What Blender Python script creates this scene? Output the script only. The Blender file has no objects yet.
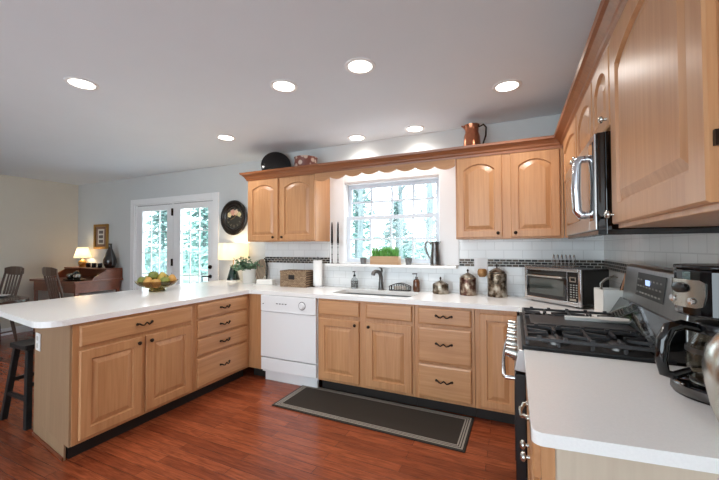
import bpy, bmesh, math, random
from mathutils import Vector, Matrix
PI = math.pi
random.seed(7)
SC = bpy.context.scene
COL = SC.collection

# ------------------------------------------------------------------ camera, world, exposure
cam_d = bpy.data.cameras.new('camera')
cam_d.sensor_width = 36.0
cam_d.lens = 342.318 / 719.0 * 36.0
cam_d.clip_start = 0.02
cam = bpy.data.objects.new('camera', cam_d)
COL.objects.link(cam)
Rr = Vector((0.91084291, 0.41273832, -0.00350286))
Rd = Vector((-0.41257937, 0.91067282, 0.02129031))
Ru = Vector((0.01197729, -0.01794692, 0.9997672))
mw = Matrix.Identity(4)
for i in range(3):
    mw[i][0] = Rr[i]; mw[i][1] = Ru[i]; mw[i][2] = -Rd[i]
mw[0][3], mw[1][3], mw[2][3] = 2.554, -3.424, 1.3547
cam.matrix_world = mw
SC.camera = cam

WORLD_STRENGTH = 4.0
world = bpy.data.worlds.new('world'); SC.world = world
world.use_nodes = True
bgn = world.node_tree.nodes['Background']
bgn.inputs['Color'].default_value = (0.80, 0.92, 1.0, 1)
bgn.inputs['Strength'].default_value = WORLD_STRENGTH
vs = SC.view_settings
vs.view_transform = 'Standard'; vs.look = 'None'; vs.gamma = 1.0; vs.use_curve_mapping = False
vs.exposure = 0.42
DOWNLIGHT_W = 24.0
SC.cycles.max_bounces = 8
SC.cycles.diffuse_bounces = 5
SC.cycles.transparent_max_bounces = 16
SC.cycles.sample_clamp_indirect = 6.0

# ------------------------------------------------------------------ materials
def s2l(c):
    return tuple(((v / 255) / 12.92 if v / 255 <= 0.04045 else ((v / 255 + 0.055) / 1.055) ** 2.4) for v in c)

def mat(name, rgb, rough=0.5, metal=0.0, spec=0.5, var=0.0, scale=20.0, bump=0.0, coat=0.0, stretch=None):
    m = bpy.data.materials.new(name); m.use_nodes = True
    nt = m.node_tree; b = nt.nodes['Principled BSDF']
    c = s2l(rgb)
    b.inputs['Base Color'].default_value = (*c, 1)
    b.inputs['Roughness'].default_value = rough
    b.inputs['Metallic'].default_value = metal
    b.inputs['Specular IOR Level'].default_value = spec
    b.inputs['Coat Weight'].default_value = coat
    if var > 0 or bump > 0:
        tc = nt.nodes.new('ShaderNodeTexCoord')
        mp = nt.nodes.new('ShaderNodeMapping')
        if stretch: mp.inputs['Scale'].default_value = stretch
        n = nt.nodes.new('ShaderNodeTexNoise'); n.inputs['Scale'].default_value = scale; n.inputs['Detail'].default_value = 4
        nt.links.new(tc.outputs['Object'], mp.inputs[0]); nt.links.new(mp.outputs[0], n.inputs['Vector'])
        if var > 0:
            r = nt.nodes.new('ShaderNodeValToRGB')
            r.color_ramp.elements[0].position = 0.3; r.color_ramp.elements[1].position = 0.7
            r.color_ramp.elements[0].color = (*[v * (1 - var) for v in c], 1)
            r.color_ramp.elements[1].color = (*[min(1, v * (1 + var)) for v in c], 1)
            nt.links.new(n.outputs['Fac'], r.inputs[0]); nt.links.new(r.outputs[0], b.inputs['Base Color'])
        if bump > 0:
            bp = nt.nodes.new('ShaderNodeBump'); bp.inputs['Strength'].default_value = bump; bp.inputs['Distance'].default_value = 0.01
            nt.links.new(n.outputs['Fac'], bp.inputs['Height']); nt.links.new(bp.outputs[0], b.inputs['Normal'])
    return m

def wood(name, c1, c2, axis='z', rough=0.35, fine=60.0, coat=0.15):
    m = bpy.data.materials.new(name); m.use_nodes = True
    nt = m.node_tree; b = nt.nodes['Principled BSDF']
    tc = nt.nodes.new('ShaderNodeTexCoord'); mp = nt.nodes.new('ShaderNodeMapping')
    sc = {'x': (0.05, 1, 1), 'y': (1, 0.05, 1), 'z': (1, 1, 0.05)}[axis]
    mp.inputs['Scale'].default_value = sc
    oi = nt.nodes.new('ShaderNodeObjectInfo')
    cx = nt.nodes.new('ShaderNodeCombineXYZ')
    ml = nt.nodes.new('ShaderNodeMath'); ml.operation = 'MULTIPLY'; ml.inputs[1].default_value = 13.0
    nt.links.new(oi.outputs['Random'], ml.inputs[0])
    for k in range(3): nt.links.new(ml.outputs[0], cx.inputs[k])
    nt.links.new(tc.outputs['Object'], mp.inputs[0]); nt.links.new(cx.outputs[0], mp.inputs['Location'])
    n1 = nt.nodes.new('ShaderNodeTexNoise'); n1.inputs['Scale'].default_value = fine; n1.inputs['Detail'].default_value = 5; n1.inputs['Distortion'].default_value = 0.3
    n2 = nt.nodes.new('ShaderNodeTexNoise'); n2.inputs['Scale'].default_value = 6.0; n2.inputs['Detail'].default_value = 3; n2.inputs['Distortion'].default_value = 1.2
    nt.links.new(mp.outputs[0], n1.inputs['Vector']); nt.links.new(mp.outputs[0], n2.inputs['Vector'])
    mx = nt.nodes.new('ShaderNodeMath'); mx.operation = 'ADD'
    h1 = nt.nodes.new('ShaderNodeMath'); h1.operation = 'MULTIPLY'; h1.inputs[1].default_value = 0.5
    h2 = nt.nodes.new('ShaderNodeMath'); h2.operation = 'MULTIPLY'; h2.inputs[1].default_value = 0.5
    nt.links.new(n1.outputs['Fac'], h1.inputs[0]); nt.links.new(n2.outputs['Fac'], h2.inputs[0])
    nt.links.new(h1.outputs[0], mx.inputs[0]); nt.links.new(h2.outputs[0], mx.inputs[1])
    r = nt.nodes.new('ShaderNodeValToRGB')
    r.color_ramp.elements[0].position = 0.32; r.color_ramp.elements[0].color = (*s2l(c1), 1)
    r.color_ramp.elements[1].position = 0.68; r.color_ramp.elements[1].color = (*s2l(c2), 1)
    nt.links.new(mx.outputs[0], r.inputs[0]); nt.links.new(r.outputs[0], b.inputs['Base Color'])
    b.inputs['Roughness'].default_value = rough; b.inputs['Coat Weight'].default_value = coat
    b.inputs['Coat Roughness'].default_value = 0.25
    return m

def brick_mat(name, axes, c1, c2, mortar, bw, bh, msize, rough, offset=0.5, grain=False, bias=0.0, bump=0.3, origin=(0, 0)):
    m = bpy.data.materials.new(name); m.use_nodes = True
    nt = m.node_tree; b = nt.nodes['Principled BSDF']
    tc = nt.nodes.new('ShaderNodeTexCoord'); sp = nt.nodes.new('ShaderNodeSeparateXYZ'); cb = nt.nodes.new('ShaderNodeCombineXYZ')
    nt.links.new(tc.outputs['Object'], sp.inputs[0])
    for k, a in enumerate(axes):
        ad = nt.nodes.new('ShaderNodeMath'); ad.operation = 'SUBTRACT'; ad.inputs[1].default_value = origin[k]
        nt.links.new(sp.outputs['XYZ'.index(a)], ad.inputs[0]); nt.links.new(ad.outputs[0], cb.inputs[k])
    br = nt.nodes.new('ShaderNodeTexBrick')
    br.inputs['Scale'].default_value = 1.0; br.inputs['Brick Width'].default_value = bw; br.inputs['Row Height'].default_value = bh
    br.inputs['Mortar Size'].default_value = msize; br.inputs['Mortar Smooth'].default_value = 0.1; br.inputs['Bias'].default_value = bias
    br.offset = offset
    br.inputs['Color1'].default_value = (*s2l(c1), 1); br.inputs['Color2'].default_value = (*s2l(c2), 1); br.inputs['Mortar'].default_value = (*s2l(mortar), 1)
    nt.links.new(cb.outputs[0], br.inputs['Vector'])
    col = br.outputs['Color']
    if grain:
        mp = nt.nodes.new('ShaderNodeMapping'); mp.inputs['Scale'].default_value = (3, 40, 1)
        nt.links.new(cb.outputs[0], mp.inputs[0])
        n = nt.nodes.new('ShaderNodeTexNoise'); n.inputs['Scale'].default_value = 1.6; n.inputs['Detail'].default_value = 6; n.inputs['Distortion'].default_value = 1.5
        nt.links.new(mp.outputs[0], n.inputs['Vector'])
        rr = nt.nodes.new('ShaderNodeValToRGB')
        rr.color_ramp.elements[0].position = 0.3; rr.color_ramp.elements[0].color = (0.56, 0.52, 0.50, 1)
        rr.color_ramp.elements[1].position = 0.65; rr.color_ramp.elements[1].color = (1.15, 1.12, 1.1, 1)
        nt.links.new(n.outputs['Fac'], rr.inputs[0])
        mx = nt.nodes.new('ShaderNodeMix'); mx.data_type = 'RGBA'; mx.blend_type = 'MULTIPLY'; mx.inputs['Factor'].default_value = 1.0
        nt.links.new(col, mx.inputs[6]); nt.links.new(rr.outputs[0], mx.inputs[7]); col = mx.outputs[2]
    nt.links.new(col, b.inputs['Base Color'])
    b.inputs['Roughness'].default_value = rough
    bp = nt.nodes.new('ShaderNodeBump'); bp.inputs['Strength'].default_value = bump; bp.inputs['Distance'].default_value = 0.002; bp.invert = True
    nt.links.new(br.outputs['Fac'], bp.inputs['Height']); nt.links.new(bp.outputs[0], b.inputs['Normal'])
    return m

def glass_mat(name, tint=(1, 1, 1), refl=0.06):
    m = bpy.data.materials.new(name); m.use_nodes = True
    nt = m.node_tree; nt.nodes.clear()
    o = nt.nodes.new('ShaderNodeOutputMaterial'); mix = nt.nodes.new('ShaderNodeMixShader')
    t = nt.nodes.new('ShaderNodeBsdfTransparent'); t.inputs[0].default_value = (*tint, 1)
    g = nt.nodes.new('ShaderNodeBsdfGlossy'); g.inputs['Roughness'].default_value = 0.02
    lw = nt.nodes.new('ShaderNodeLayerWeight'); lw.inputs['Blend'].default_value = 0.5
    pw = nt.nodes.new('ShaderNodeMath'); pw.operation = 'POWER'; pw.inputs[1].default_value = 4.0
    fr = nt.nodes.new('ShaderNodeMath'); fr.operation = 'MULTIPLY_ADD'; fr.inputs[1].default_value = 0.5; fr.inputs[2].default_value = refl * 0.5
    nt.links.new(lw.outputs['Facing'], pw.inputs[0]); nt.links.new(pw.outputs[0], fr.inputs[0])
    nt.links.new(fr.outputs[0], mix.inputs[0]); nt.links.new(t.outputs[0], mix.inputs[1]); nt.links.new(g.outputs[0], mix.inputs[2])
    nt.links.new(mix.outputs[0], o.inputs[0])
    return m

def emis(name, rgb, strength):
    m = bpy.data.materials.new(name); m.use_nodes = True
    b = m.node_tree.nodes['Principled BSDF']
    b.inputs['Base Color'].default_value = (*rgb, 1)
    b.inputs['Emission Color'].default_value = (*rgb, 1); b.inputs['Emission Strength'].default_value = strength
    return m

def shade_mat(name, rgb):
    m = bpy.data.materials.new(name); m.use_nodes = True
    nt = m.node_tree; nt.nodes.clear()
    o = nt.nodes.new('ShaderNodeOutputMaterial'); mix = nt.nodes.new('ShaderNodeMixShader'); mix.inputs[0].default_value = 0.55
    d = nt.nodes.new('ShaderNodeBsdfDiffuse'); d.inputs[0].default_value = (*rgb, 1)
    t = nt.nodes.new('ShaderNodeBsdfTranslucent'); t.inputs[0].default_value = (*rgb, 1)
    nt.links.new(d.outputs[0], mix.inputs[1]); nt.links.new(t.outputs[0], mix.inputs[2]); nt.links.new(mix.outputs[0], o.inputs[0])
    return m

M = {}
M['maple'] = wood('maple', (178, 125, 82), (203, 153, 108), 'z')
M['maple_h'] = wood('maple_h', (178, 125, 82), (203, 153, 108), 'x')
M['crown'] = wood('crown_wood', (132, 76, 42), (160, 100, 60), 'x', 0.35)
M['end'] = wood('end_panel_wood', (150, 120, 92), (166, 136, 106), 'z', 0.5)
M['pale_end'] = wood('pale_end_panel', (196, 180, 160), (208, 194, 174), 'z', 0.5)
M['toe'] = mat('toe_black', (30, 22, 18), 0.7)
M['bronze'] = mat('bronze', (48, 36, 28), 0.35, 0.8)
M['nickel'] = mat('nickel', (190, 188, 180), 0.25, 1.0)
M['chrome'] = mat('chrome', (215, 215, 218), 0.12, 1.0)
M['steel'] = mat('steel', (178, 178, 178), 0.28, 1.0, var=0.06, scale=60, stretch=(1, 1, 0.05))
M['dark_steel'] = mat('dark_steel', (110, 108, 106), 0.3, 1.0)
M['counter'] = mat('counter', (244, 243, 241), 0.16, 0, 0.5, var=0.02, scale=180)
M['sash'] = mat('sash_paint', (214, 221, 230), 0.4)
M['white'] = mat('white_paint', (240, 240, 240), 0.4)
M['appliance'] = mat('appliance_white', (236, 237, 238), 0.25)
M['wall'] = mat('wall_paint', (208, 210, 209), 0.7, var=0.015, scale=3)
M['wall_warm'] = mat('wall_paint_warm', (212, 204, 190), 0.7, var=.015, scale=3)
M['ceil'] = mat('ceiling_paint', (226, 233, 239), 0.8, var=0.01, scale=3)
M['black'] = mat('black_plastic', (16, 16, 18), 0.25)
M['gloss_black'] = mat('gloss_black', (8, 9, 11), 0.06, coat=0.5)
M['matte_black'] = mat('matte_black', (24, 24, 25), 0.5, var=0.2, scale=60)
M['iron'] = mat('cast_iron', (64, 64, 66), 0.38, 0.2, var=0.15, scale=120)
M['seam'] = mat('seam_grey', (90, 90, 92), 0.5)
M['floor'] = brick_mat('oak_floor', 'XY', (158, 82, 50), (132, 64, 38), (70, 34, 20), 0.95, 0.075, 0.0012, 0.24, grain=True, bump=0.15)
M['tile_back'] = brick_mat('tile_back', 'XZ', (236, 238, 238), (230, 233, 234), (214, 216, 216), 0.155, 0.0775, 0.0025, 0.12, origin=(0.06, 0.937))
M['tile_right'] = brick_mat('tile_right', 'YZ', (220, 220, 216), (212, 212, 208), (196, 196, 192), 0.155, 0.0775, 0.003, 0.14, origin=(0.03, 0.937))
M['mosaic_back'] = brick_mat('mosaic_back', 'XZ', (18, 16, 15), (112, 92, 74), (206, 204, 198), 0.052, 0.0235, 0.0022, 0.4, bias=-0.35, origin=(0.01, 1.170))
M['mosaic_right'] = brick_mat('mosaic_right', 'YZ', (18, 16, 15), (112, 92, 74), (206, 204, 198), 0.052, 0.0235, 0.0022, 0.4, bias=-0.35, origin=(0.01, 1.170))
M['glass'] = glass_mat('pane_glass')
M['clear'] = glass_mat('clear_glass', (0.90, 0.91, 0.91))
M['carafe'] = glass_mat('carafe_glass', (0.75, 0.72, 0.66))
M['bowl'] = glass_mat('bowl_glass', (0.66, 0.58, 0.42))
M['shade'] = shade_mat('shade_linen', (0.93, 0.88, 0.78))
M['green_glass'] = mat('green_glaze', (14, 40, 34), 0.08, coat=1.0)
M['gold'] = mat('gold', (180, 140, 78), 0.3, 0.9)
M['cherry'] = wood('cherry', (104, 52, 32), (138, 76, 48), 'x', 0.28)
M['dark_wood'] = wood('dark_wood', (62, 40, 28), (92, 62, 44), 'z', 0.28)
M['table_wood'] = wood('table_wood', (46, 32, 26), (66, 46, 36), 'x', 0.15)
M['red'] = mat('red_brown', (120, 44, 32), 0.4)
M['leaf'] = mat('leaf', (92, 124, 96), 0.55, var=0.35, scale=14)
M['grass'] = mat('grass_blade', (112, 178, 84), 0.5, var=0.35, scale=30)
M['pewter'] = mat('pewter', (124, 122, 120), 0.28, 1.0, var=0.25, scale=18)
M['copper'] = mat('copper', (190, 122, 92), 0.22, 1.0, var=0.12, scale=30)
M['box_wood'] = wood('box_wood', (176, 138, 100), (202, 166, 126), 'x', 0.6)
M['zinc'] = mat('zinc_pot', (120, 122, 122), 0.5, 0.5, var=0.2, scale=50)
M['ceramic'] = mat('ceramic_white', (238, 236, 230), 0.2)
M['wicker'] = brick_mat('wicker', 'XZ', (176, 150, 120), (140, 114, 88), (90, 70, 54), 0.026, 0.013, 0.0016, 0.8, bump=1.0)
M['paper'] = mat('paper_towel', (242, 242, 240), 0.9, bump=0.15, scale=220)
M['wax'] = mat('black_wax', (12, 11, 12), 0.7, spec=.2)
M['soap'] = mat('soap_brown', (92, 56, 36), 0.1, coat=0.6)
M['concrete'] = mat('deck_boards', (186, 190, 190), 0.8, var=0.08, scale=5)

def antique(name, base, dark, patch, scale=26):
    m = bpy.data.materials.new(name); m.use_nodes = True
    nt = m.node_tree; b = nt.nodes['Principled BSDF']
    tc = nt.nodes.new('ShaderNodeTexCoord')
    n = nt.nodes.new('ShaderNodeTexVoronoi'); n.inputs['Scale'].default_value = scale
    n2 = nt.nodes.new('ShaderNodeTexNoise'); n2.inputs['Scale'].default_value = scale * 0.8; n2.inputs['Detail'].default_value = 5
    nt.links.new(tc.outputs['Object'], n.inputs['Vector']); nt.links.new(tc.outputs['Object'], n2.inputs['Vector'])
    r = nt.nodes.new('ShaderNodeValToRGB')
    e = r.color_ramp.elements
    e[0].position = 0.36; e[0].color = (*s2l(dark), 1); e[1].position = 0.62; e[1].color = (*s2l(base), 1)
    x = e.new(0.47); x.color = (*s2l(patch), 1)
    nt.links.new(n2.outputs['Fac'], r.inputs[0]); nt.links.new(r.outputs[0], b.inputs['Base Color'])
    b.inputs['Metallic'].default_value = 0.75; b.inputs['Roughness'].default_value = 0.3
    bp = nt.nodes.new('ShaderNodeBump'); bp.inputs['Strength'].default_value = 0.5; bp.inputs['Distance'].default_value = 0.004
    nt.links.new(n.outputs['Distance'], bp.inputs['Height']); nt.links.new(bp.outputs[0], b.inputs['Normal'])
    return m
M['antique'] = antique('antique_metal', (188, 180, 166), (46, 38, 32), (118, 102, 84))
M['antique_red'] = antique('antique_red', (180, 166, 148), (66, 28, 26), (112, 84, 70))

# ------------------------------------------------------------------ mesh helpers
class MB:
    def __init__(s): s.bm = bmesh.new()
    def box(s, x0, x1, y0, y1, z0, z1):
        v = [s.bm.verts.new(p) for p in ((x0, y0, z0), (x1, y0, z0), (x1, y1, z0), (x0, y1, z0), (x0, y0, z1), (x1, y0, z1), (x1, y1, z1), (x0, y1, z1))]
        for f in ((3, 2, 1, 0), (4, 5, 6, 7), (0, 1, 5, 4), (1, 2, 6, 5), (2, 3, 7, 6), (3, 0, 4, 7)):
            s.bm.faces.new([v[i] for i in f])
        return s
    def cyl(s, p0, p1, r0, r1=None, n=16, caps=True):
        r1 = r0 if r1 is None else r1
        p0, p1 = Vector(p0), Vector(p1); d = (p1 - p0).normalized()
        a = d.orthogonal().normalized(); b = d.cross(a)
        A = [s.bm.verts.new(p0 + (a * math.cos(2 * PI * i / n) + b * math.sin(2 * PI * i / n)) * r0) for i in range(n)]
        B = [s.bm.verts.new(p1 + (a * math.cos(2 * PI * i / n) + b * math.sin(2 * PI * i / n)) * r1) for i in range(n)]
        for i in range(n): s.bm.faces.new((A[i], A[(i + 1) % n], B[(i + 1) % n], B[i]))
        if caps: s.bm.faces.new(A[::-1]); s.bm.faces.new(B)
        return s
    def tube(s, pts, r, n=8, caps=True, flat=1.0):
        pts = [Vector(p) for p in pts]; rs = r if isinstance(r, (list, tuple)) else [r] * len(pts)
        t0 = (pts[1] - pts[0]).normalized(); a = t0.orthogonal().normalized(); rings = []
        for i, p in enumerate(pts):
            t = (pts[min(i + 1, len(pts) - 1)] - pts[max(i - 1, 0)]).normalized()
            a = (a - t * a.dot(t)).normalized(); b = t.cross(a)
            rings.append([s.bm.verts.new(p + (a * math.cos(2 * PI * k / n) + b * math.sin(2 * PI * k / n) * flat) * rs[i]) for k in range(n)])
        for A, B in zip(rings, rings[1:]):
            for k in range(n): s.bm.faces.new((A[k], A[(k + 1) % n], B[(k + 1) % n], B[k]))
        if caps: s.bm.faces.new(rings[0][::-1]); s.bm.faces.new(rings[-1])
        return s
    def lathe(s, prof, c=(0, 0, 0), n=28, mtx=None, sx=1.0, sy=1.0):
        rings = []; c = Vector(c)
        for r, z in prof:
            if r < 1e-6: P = [Vector((0, 0, z))]
            else: P = [Vector((r * sx * math.cos(2 * PI * k / n), r * sy * math.sin(2 * PI * k / n), z)) for k in range(n)]
            if mtx is not None: P = [mtx @ p for p in P]
            rings.append([s.bm.verts.new(p + c) for p in P])
        for A, B in zip(rings, rings[1:]):
            if len(A) == 1 and len(B) == 1: continue
            for k in range(n):
                k2 = (k + 1) % n
                if len(A) == 1: s.bm.faces.new((A[0], B[k2], B[k]))
                elif len(B) == 1: s.bm.faces.new((A[k], A[k2], B[0]))
                else: s.bm.faces.new((A[k], A[k2], B[k2], B[k]))
        return s
    def prism(s, poly, plane, a, b):
        def P(u, v, w): return {'xz': (u, w, v), 'yz': (w, u, v), 'xy': (u, v, w)}[plane]
        A = [s.bm.verts.new(P(u, v, a)) for u, v in poly]; B = [s.bm.verts.new(P(u, v, b)) for u, v in poly]
        n = len(poly)
        s.bm.faces.new(A); s.bm.faces.new(B[::-1])
        for i in range(n): s.bm.faces.new((A[i], B[i], B[(i + 1) % n], A[(i + 1) % n]))
        return s
    def quad(s, pts):
        s.bm.faces.new([s.bm.verts.new(p) for p in pts]); return s
    def build(s, name, m, parent=None, smooth=False, bevel=0.0, seg=2, loc=None, rot=None, solidify=0.0):
        bmesh.ops.recalc_face_normals(s.bm, faces=s.bm.faces)
        me = bpy.data.meshes.new(name); s.bm.to_mesh(me); s.bm.free()
        if smooth:
            for p in me.polygons: p.use_smooth = True
        o = bpy.data.objects.new(name, me); COL.objects.link(o)
        me.materials.append(M[m] if isinstance(m, str) else m)
        if parent is not None: o.parent = parent
        if loc: o.location = loc
        if rot: o.rotation_euler = rot
        if solidify:
            md = o.modifiers.new('s', 'SOLIDIFY'); md.thickness = solidify; md.offset = 0
        if bevel:
            md = o.modifiers.new('b', 'BEVEL'); md.width = bevel; md.segments = seg; md.limit_method = 'ANGLE'; md.angle_limit = math.radians(40)
        if smooth and not bevel:
            try:
                md = o.modifiers.new('e', 'EDGE_SPLIT'); md.split_angle = math.radians(50)
            except Exception: pass
        return o

def tag(o, label=None, cat=None, group=None, kind=None):
    if label: o['label'] = label
    if cat: o['category'] = cat
    if group: o['group'] = group
    if kind: o['kind'] = kind
    return o
def thing(name, label, cat, loc=(0, 0, 0), rz=0.0, group=None):
    o = bpy.data.objects.new(name, None); COL.objects.link(o)
    o.location = loc; o.rotation_euler = (0, 0, rz); o.empty_display_size = 0.05
    return tag(o, label, cat, group)
def struct(name, loc=(0, 0, 0), label=None):
    o = bpy.data.objects.new(name, None); COL.objects.link(o); o.location = loc; o.empty_display_size = 0.05
    return tag(o, label, None, None, 'structure')
def copy_tree(o, parent=None):
    c = o.copy(); COL.objects.link(c)
    if parent is not None: c.parent = parent
    for ch in list(o.children): copy_tree(ch, c)
    return c

# ------------------------------------------------------------------ room shell
XR, XL, YD, XJ, H = 3.235, -4.72, 0.15, -0.29, 2.51
YB = -6.4
tag(MB().box(XL - .15, XR + .15, YB, 0.3, -0.12, 0).build('floor', 'floor'), 'red-brown hardwood plank floor', None, None, 'structure')
tag(MB().box(XL - .15, XR + .15, YB, 0.3, H, H + .12).build('ceiling', 'ceil'), 'smooth white ceiling', None, None, 'structure')
tag(MB().box(XL - .15, XL, YB, 0.3, 0, H).build('wall_left', 'wall_warm'), 'plain grey-beige wall of the dining area', None, None, 'structure')
tag(MB().box(XR, XR + .15, YB, 0.3, 0, H).build('wall_right', 'wall'), 'wall behind the range', None, None, 'structure')
WX0, WX1, WZ0, WZ1 = 0.80, 1.90, 1.175, 2.085     # window opening
b = MB()
b.box(XJ, WX0, 0, .15, 0, H).box(WX1, XR + .15, 0, .15, 0, H).box(WX0, WX1, 0, .15, 0, WZ0).box(WX0, WX1, 0, .15, WZ1, H)
b.box(XJ, XJ + .15, .15, .30, 0, H)
tag(b.build('wall_back', 'wall'), 'wall with the sink window', None, None, 'structure')
DX0, DX1, DZ = -3.10, -1.335, 2.065                # french door opening
b = MB()
b.box(XL, DX0, YD, .30, 0, H).box(DX1, XJ, YD, .30, 0, H).box(DX0, DX1, YD, .30, DZ, H)
tag(b.build('wall_dining', 'wall'), 'grey-white wall with the french doors', None, None, 'structure')
# unseen rear wall behind the camera; its wide opening is sized to tune the daylight
b = MB()
b.box(XL, -1.6, YB - .1, YB, 0, H).box(2.9, XR, YB - .1, YB, 0, H).box(-1.6, 2.9, YB - .1, YB, 2.35, H).box(-1.6, 2.9, YB - .1, YB, 0, .1)
tag(b.build('wall_rear', 'wall'), 'wall behind the viewer with a wide opening added to let in daylight', None, None, 'structure')
# baseboards
tag(MB().box(XL, XL + .015, YB, YD, 0, .11).build('baseboard_left', 'white', bevel=.003), None, None, None, 'structure')
tag(MB().box(XL, DX0 - .09, YD - .015, YD, 0, .11).build('baseboard_back', 'white', bevel=.003), None, None, None, 'structure')

# window above the sink
win = struct('window_1', (0, 0, 0), 'white double-hung window over the sink')
b = MB()
for x0, x1 in ((WX0 - .165, WX0 + .02), (WX1 - .02, WX1 + .165)): b.box(x0, x1, -.012, .0, WZ0, WZ1 + .07)
b.box(WX0 + .02, WX1 - .02, -.012, 0, WZ1 - .01, WZ1 + .07)
b.build('casing', 'white', win, bevel=.004)
b = MB(); b.box(WX0, WX0 + .028, 0, .14, WZ0, WZ1).box(WX1 - .028, WX1, 0, .14, WZ0, WZ1).box(WX0 + .028, WX1 - .028, 0, .14, WZ1 - .03, WZ1).box(WX0 + .028, WX1 - .028, .03, .14, WZ0, WZ0 + .015)
b.build('window_frame', 'white', win, bevel=.003)
def sash(nm, z0, z1, y):
    b = MB(); x0, x1 = WX0 + .028, WX1 - .028; t = .042
    b.box(x0, x0 + t, y, y + .03, z0, z1).box(x1 - t, x1, y, y + .03, z0, z1).box(x0 + t, x1 - t, y, y + .03, z1 - t, z1).box(x0 + t, x1 - t, y, y + .03, z0, z0 + t)
    for k in (1, 2, 3):
        xm = x0 + t + (x1 - x0 - 2 * t) * k / 4; b.box(xm - .010, xm + .010, y + .006, y + .024, z0 + t, z1 - t)
    zm = (z0 + z1) / 2
    for k in range(4):
        xa = x0 + t + (x1 - x0 - 2 * t) * k / 4 + (.010 if k else 0); xb = x0 + t + (x1 - x0 - 2 * t) * (k + 1) / 4 - (.010 if k < 3 else 0)
        b.box(xa, xb, y + .006, y + .024, zm - .010, zm + .010)
    so = b.build(nm, 'sash', win, bevel=.002)
    MB().box(x0 + t, x1 - t, y + .013, y + .017, z0 + t, z1 - t).build('pane', 'glass', so)
sash('lower_sash', WZ0 + .015, 1.70, .045)
sash('upper_sash', 1.66, WZ1 - .03, .085)
MB().box(WX0 - .17, WX1 + .15, -.115, .03, WZ0 - .028, WZ0).build('sill', 'counter', win, bevel=.006)

# french doors
def leaf(nm, x0, x1, lab, g0, g1):
    d = struct(nm, (0, 0, 0), lab)
    y0, y1 = YD + .02, YD + .065; zb, zt = .01, DZ - .035
    ga, gb, gz0, gz1 = g0, g1, .28, 1.945
    b = MB(); b.box(x0, ga, y0, y1, zb, zt).box(gb, x1, y0, y1, zb, zt).box(ga, gb, y0, y1, zb, gz0).box(ga, gb, y0, y1, gz1, zt)
    b.build('door_frame', 'white', d, bevel=.003)
    b = MB()
    for k in (1, 2):
        xm = ga + (gb - ga) * k / 3; b.box(xm - .006, xm + .006, y0 + .012, y0 + .03, gz0, gz1)
    for k in range(1, 5):
        zm = gz0 + (gz1 - gz0) * k / 5
        for q in range(3):
            b.box(ga + (gb - ga) * q / 3 + (.006 if q else 0), ga + (gb - ga) * (q + 1) / 3 - (.006 if q < 2 else 0), y0 + .012, y0 + .03, zm - .006, zm + .006)
    b.build('muntins', 'white', d)
    MB().box(ga, gb, y0 + .034, y0 + .038, gz0, gz1).build('pane', 'glass', d)
    return d
dl = leaf('door_1', -3.07, -2.235, 'left leaf of the white french door', -2.935, -2.35)
dr = leaf('door_2', -2.205, -1.36, 'right leaf of the white french door', -2.05, -1.475)
for z in (1.85, 1.08, .30): MB().box(-2.226, -2.206, YD - .004, YD + .02, z, z + .11).build('hinge', 'bronze', dr)
for z in (1.08, .945):
    b = MB(); b.cyl((-1.42, YD + .02, z), (-1.42, YD + .008, z), .028)
    if z > 1: b.cyl((-1.42, YD + .008, z), (-1.42, YD - .012, z), .012).box(-1.43, -1.41, YD - .018, YD - .008, z - .012, z + .012)
    else: b.cyl((-1.42, YD + .008, z), (-1.42, YD - .03, z), .01).cyl((-1.42, YD - .03, z), (-1.52, YD - .032, z), .009)
    b.build('door_handle' if z < 1 else 'deadbolt', 'bronze', dr, smooth=True)
dc = struct('trim_1', (0, 0, 0), 'white casing round the french doors')
b = MB(); b.box(DX0 - .085, DX0 + .012, YD - .018, YD, 0, DZ + .075).box(DX1 - .012, DX1 + .10, YD - .018, YD, 0, DZ + .075).box(DX0 + .012, DX1 - .012, YD - .018, YD, DZ - .012, DZ + .075)
b.build('casing', 'white', dc, bevel=.005)
b = MB(); b.box(DX0, DX0 + .028, YD, YD + .12, 0, DZ).box(DX1 - .023, DX1, YD, YD + .12, 0, DZ).box(DX0 + .028, DX1 - .023, YD, YD + .12, DZ - .028, DZ).box(-2.233, -2.207, YD + .018, YD + .06, .01, DZ - .03)
b.build('jamb', 'white', dc)
MB().box(DX0 + .028, DX1 - .023, YD + .03, YD + .06, DZ - .034, DZ - .0285).build('gap_shadow_strip', 'seam', dc)  # dark strip added to stand for the shadow gap above the doors

# backsplash tiles
def splash(nm, boxes, m, lab):
    b = MB()
    for q in boxes: b.box(*q)
    return tag(b.build(nm, m), lab, None, None, 'structure')
BZ0, BZ1 = 1.170, 1.2405
t = .008
splash('trim_2', [(XJ, WX0 - .17, -t, 0, .914, BZ0), (WX0 - .17, WX1 + .15, -t, 0, .914, WZ0 - .028), (WX1 + .15, XR, -t, 0, .914, BZ0), (XJ, WX0 - .17, -t, 0, BZ1, 1.43), (WX1 + .15, XR, -t, 0, BZ1, 1.43)], 'tile_back', 'white subway tile on the sink wall')
splash('trim_3', [(XJ, WX0 - .17, -t - .001, 0, BZ0, BZ1), (WX1 + .15, XR, -t - .001, 0, BZ0, BZ1)], 'mosaic_back', 'dark mosaic band on the sink wall')
splash('trim_4', [(XR - t, XR, -3.2, -t, .914, BZ0), (XR - t, XR, -3.2, -t, BZ1, 1.45)], 'tile_right', 'white subway tile behind the range')
splash('trim_5', [(XR - t - .001, XR, -3.2, -t, BZ0, BZ1)], 'mosaic_right', 'dark mosaic band behind the range')

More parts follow.
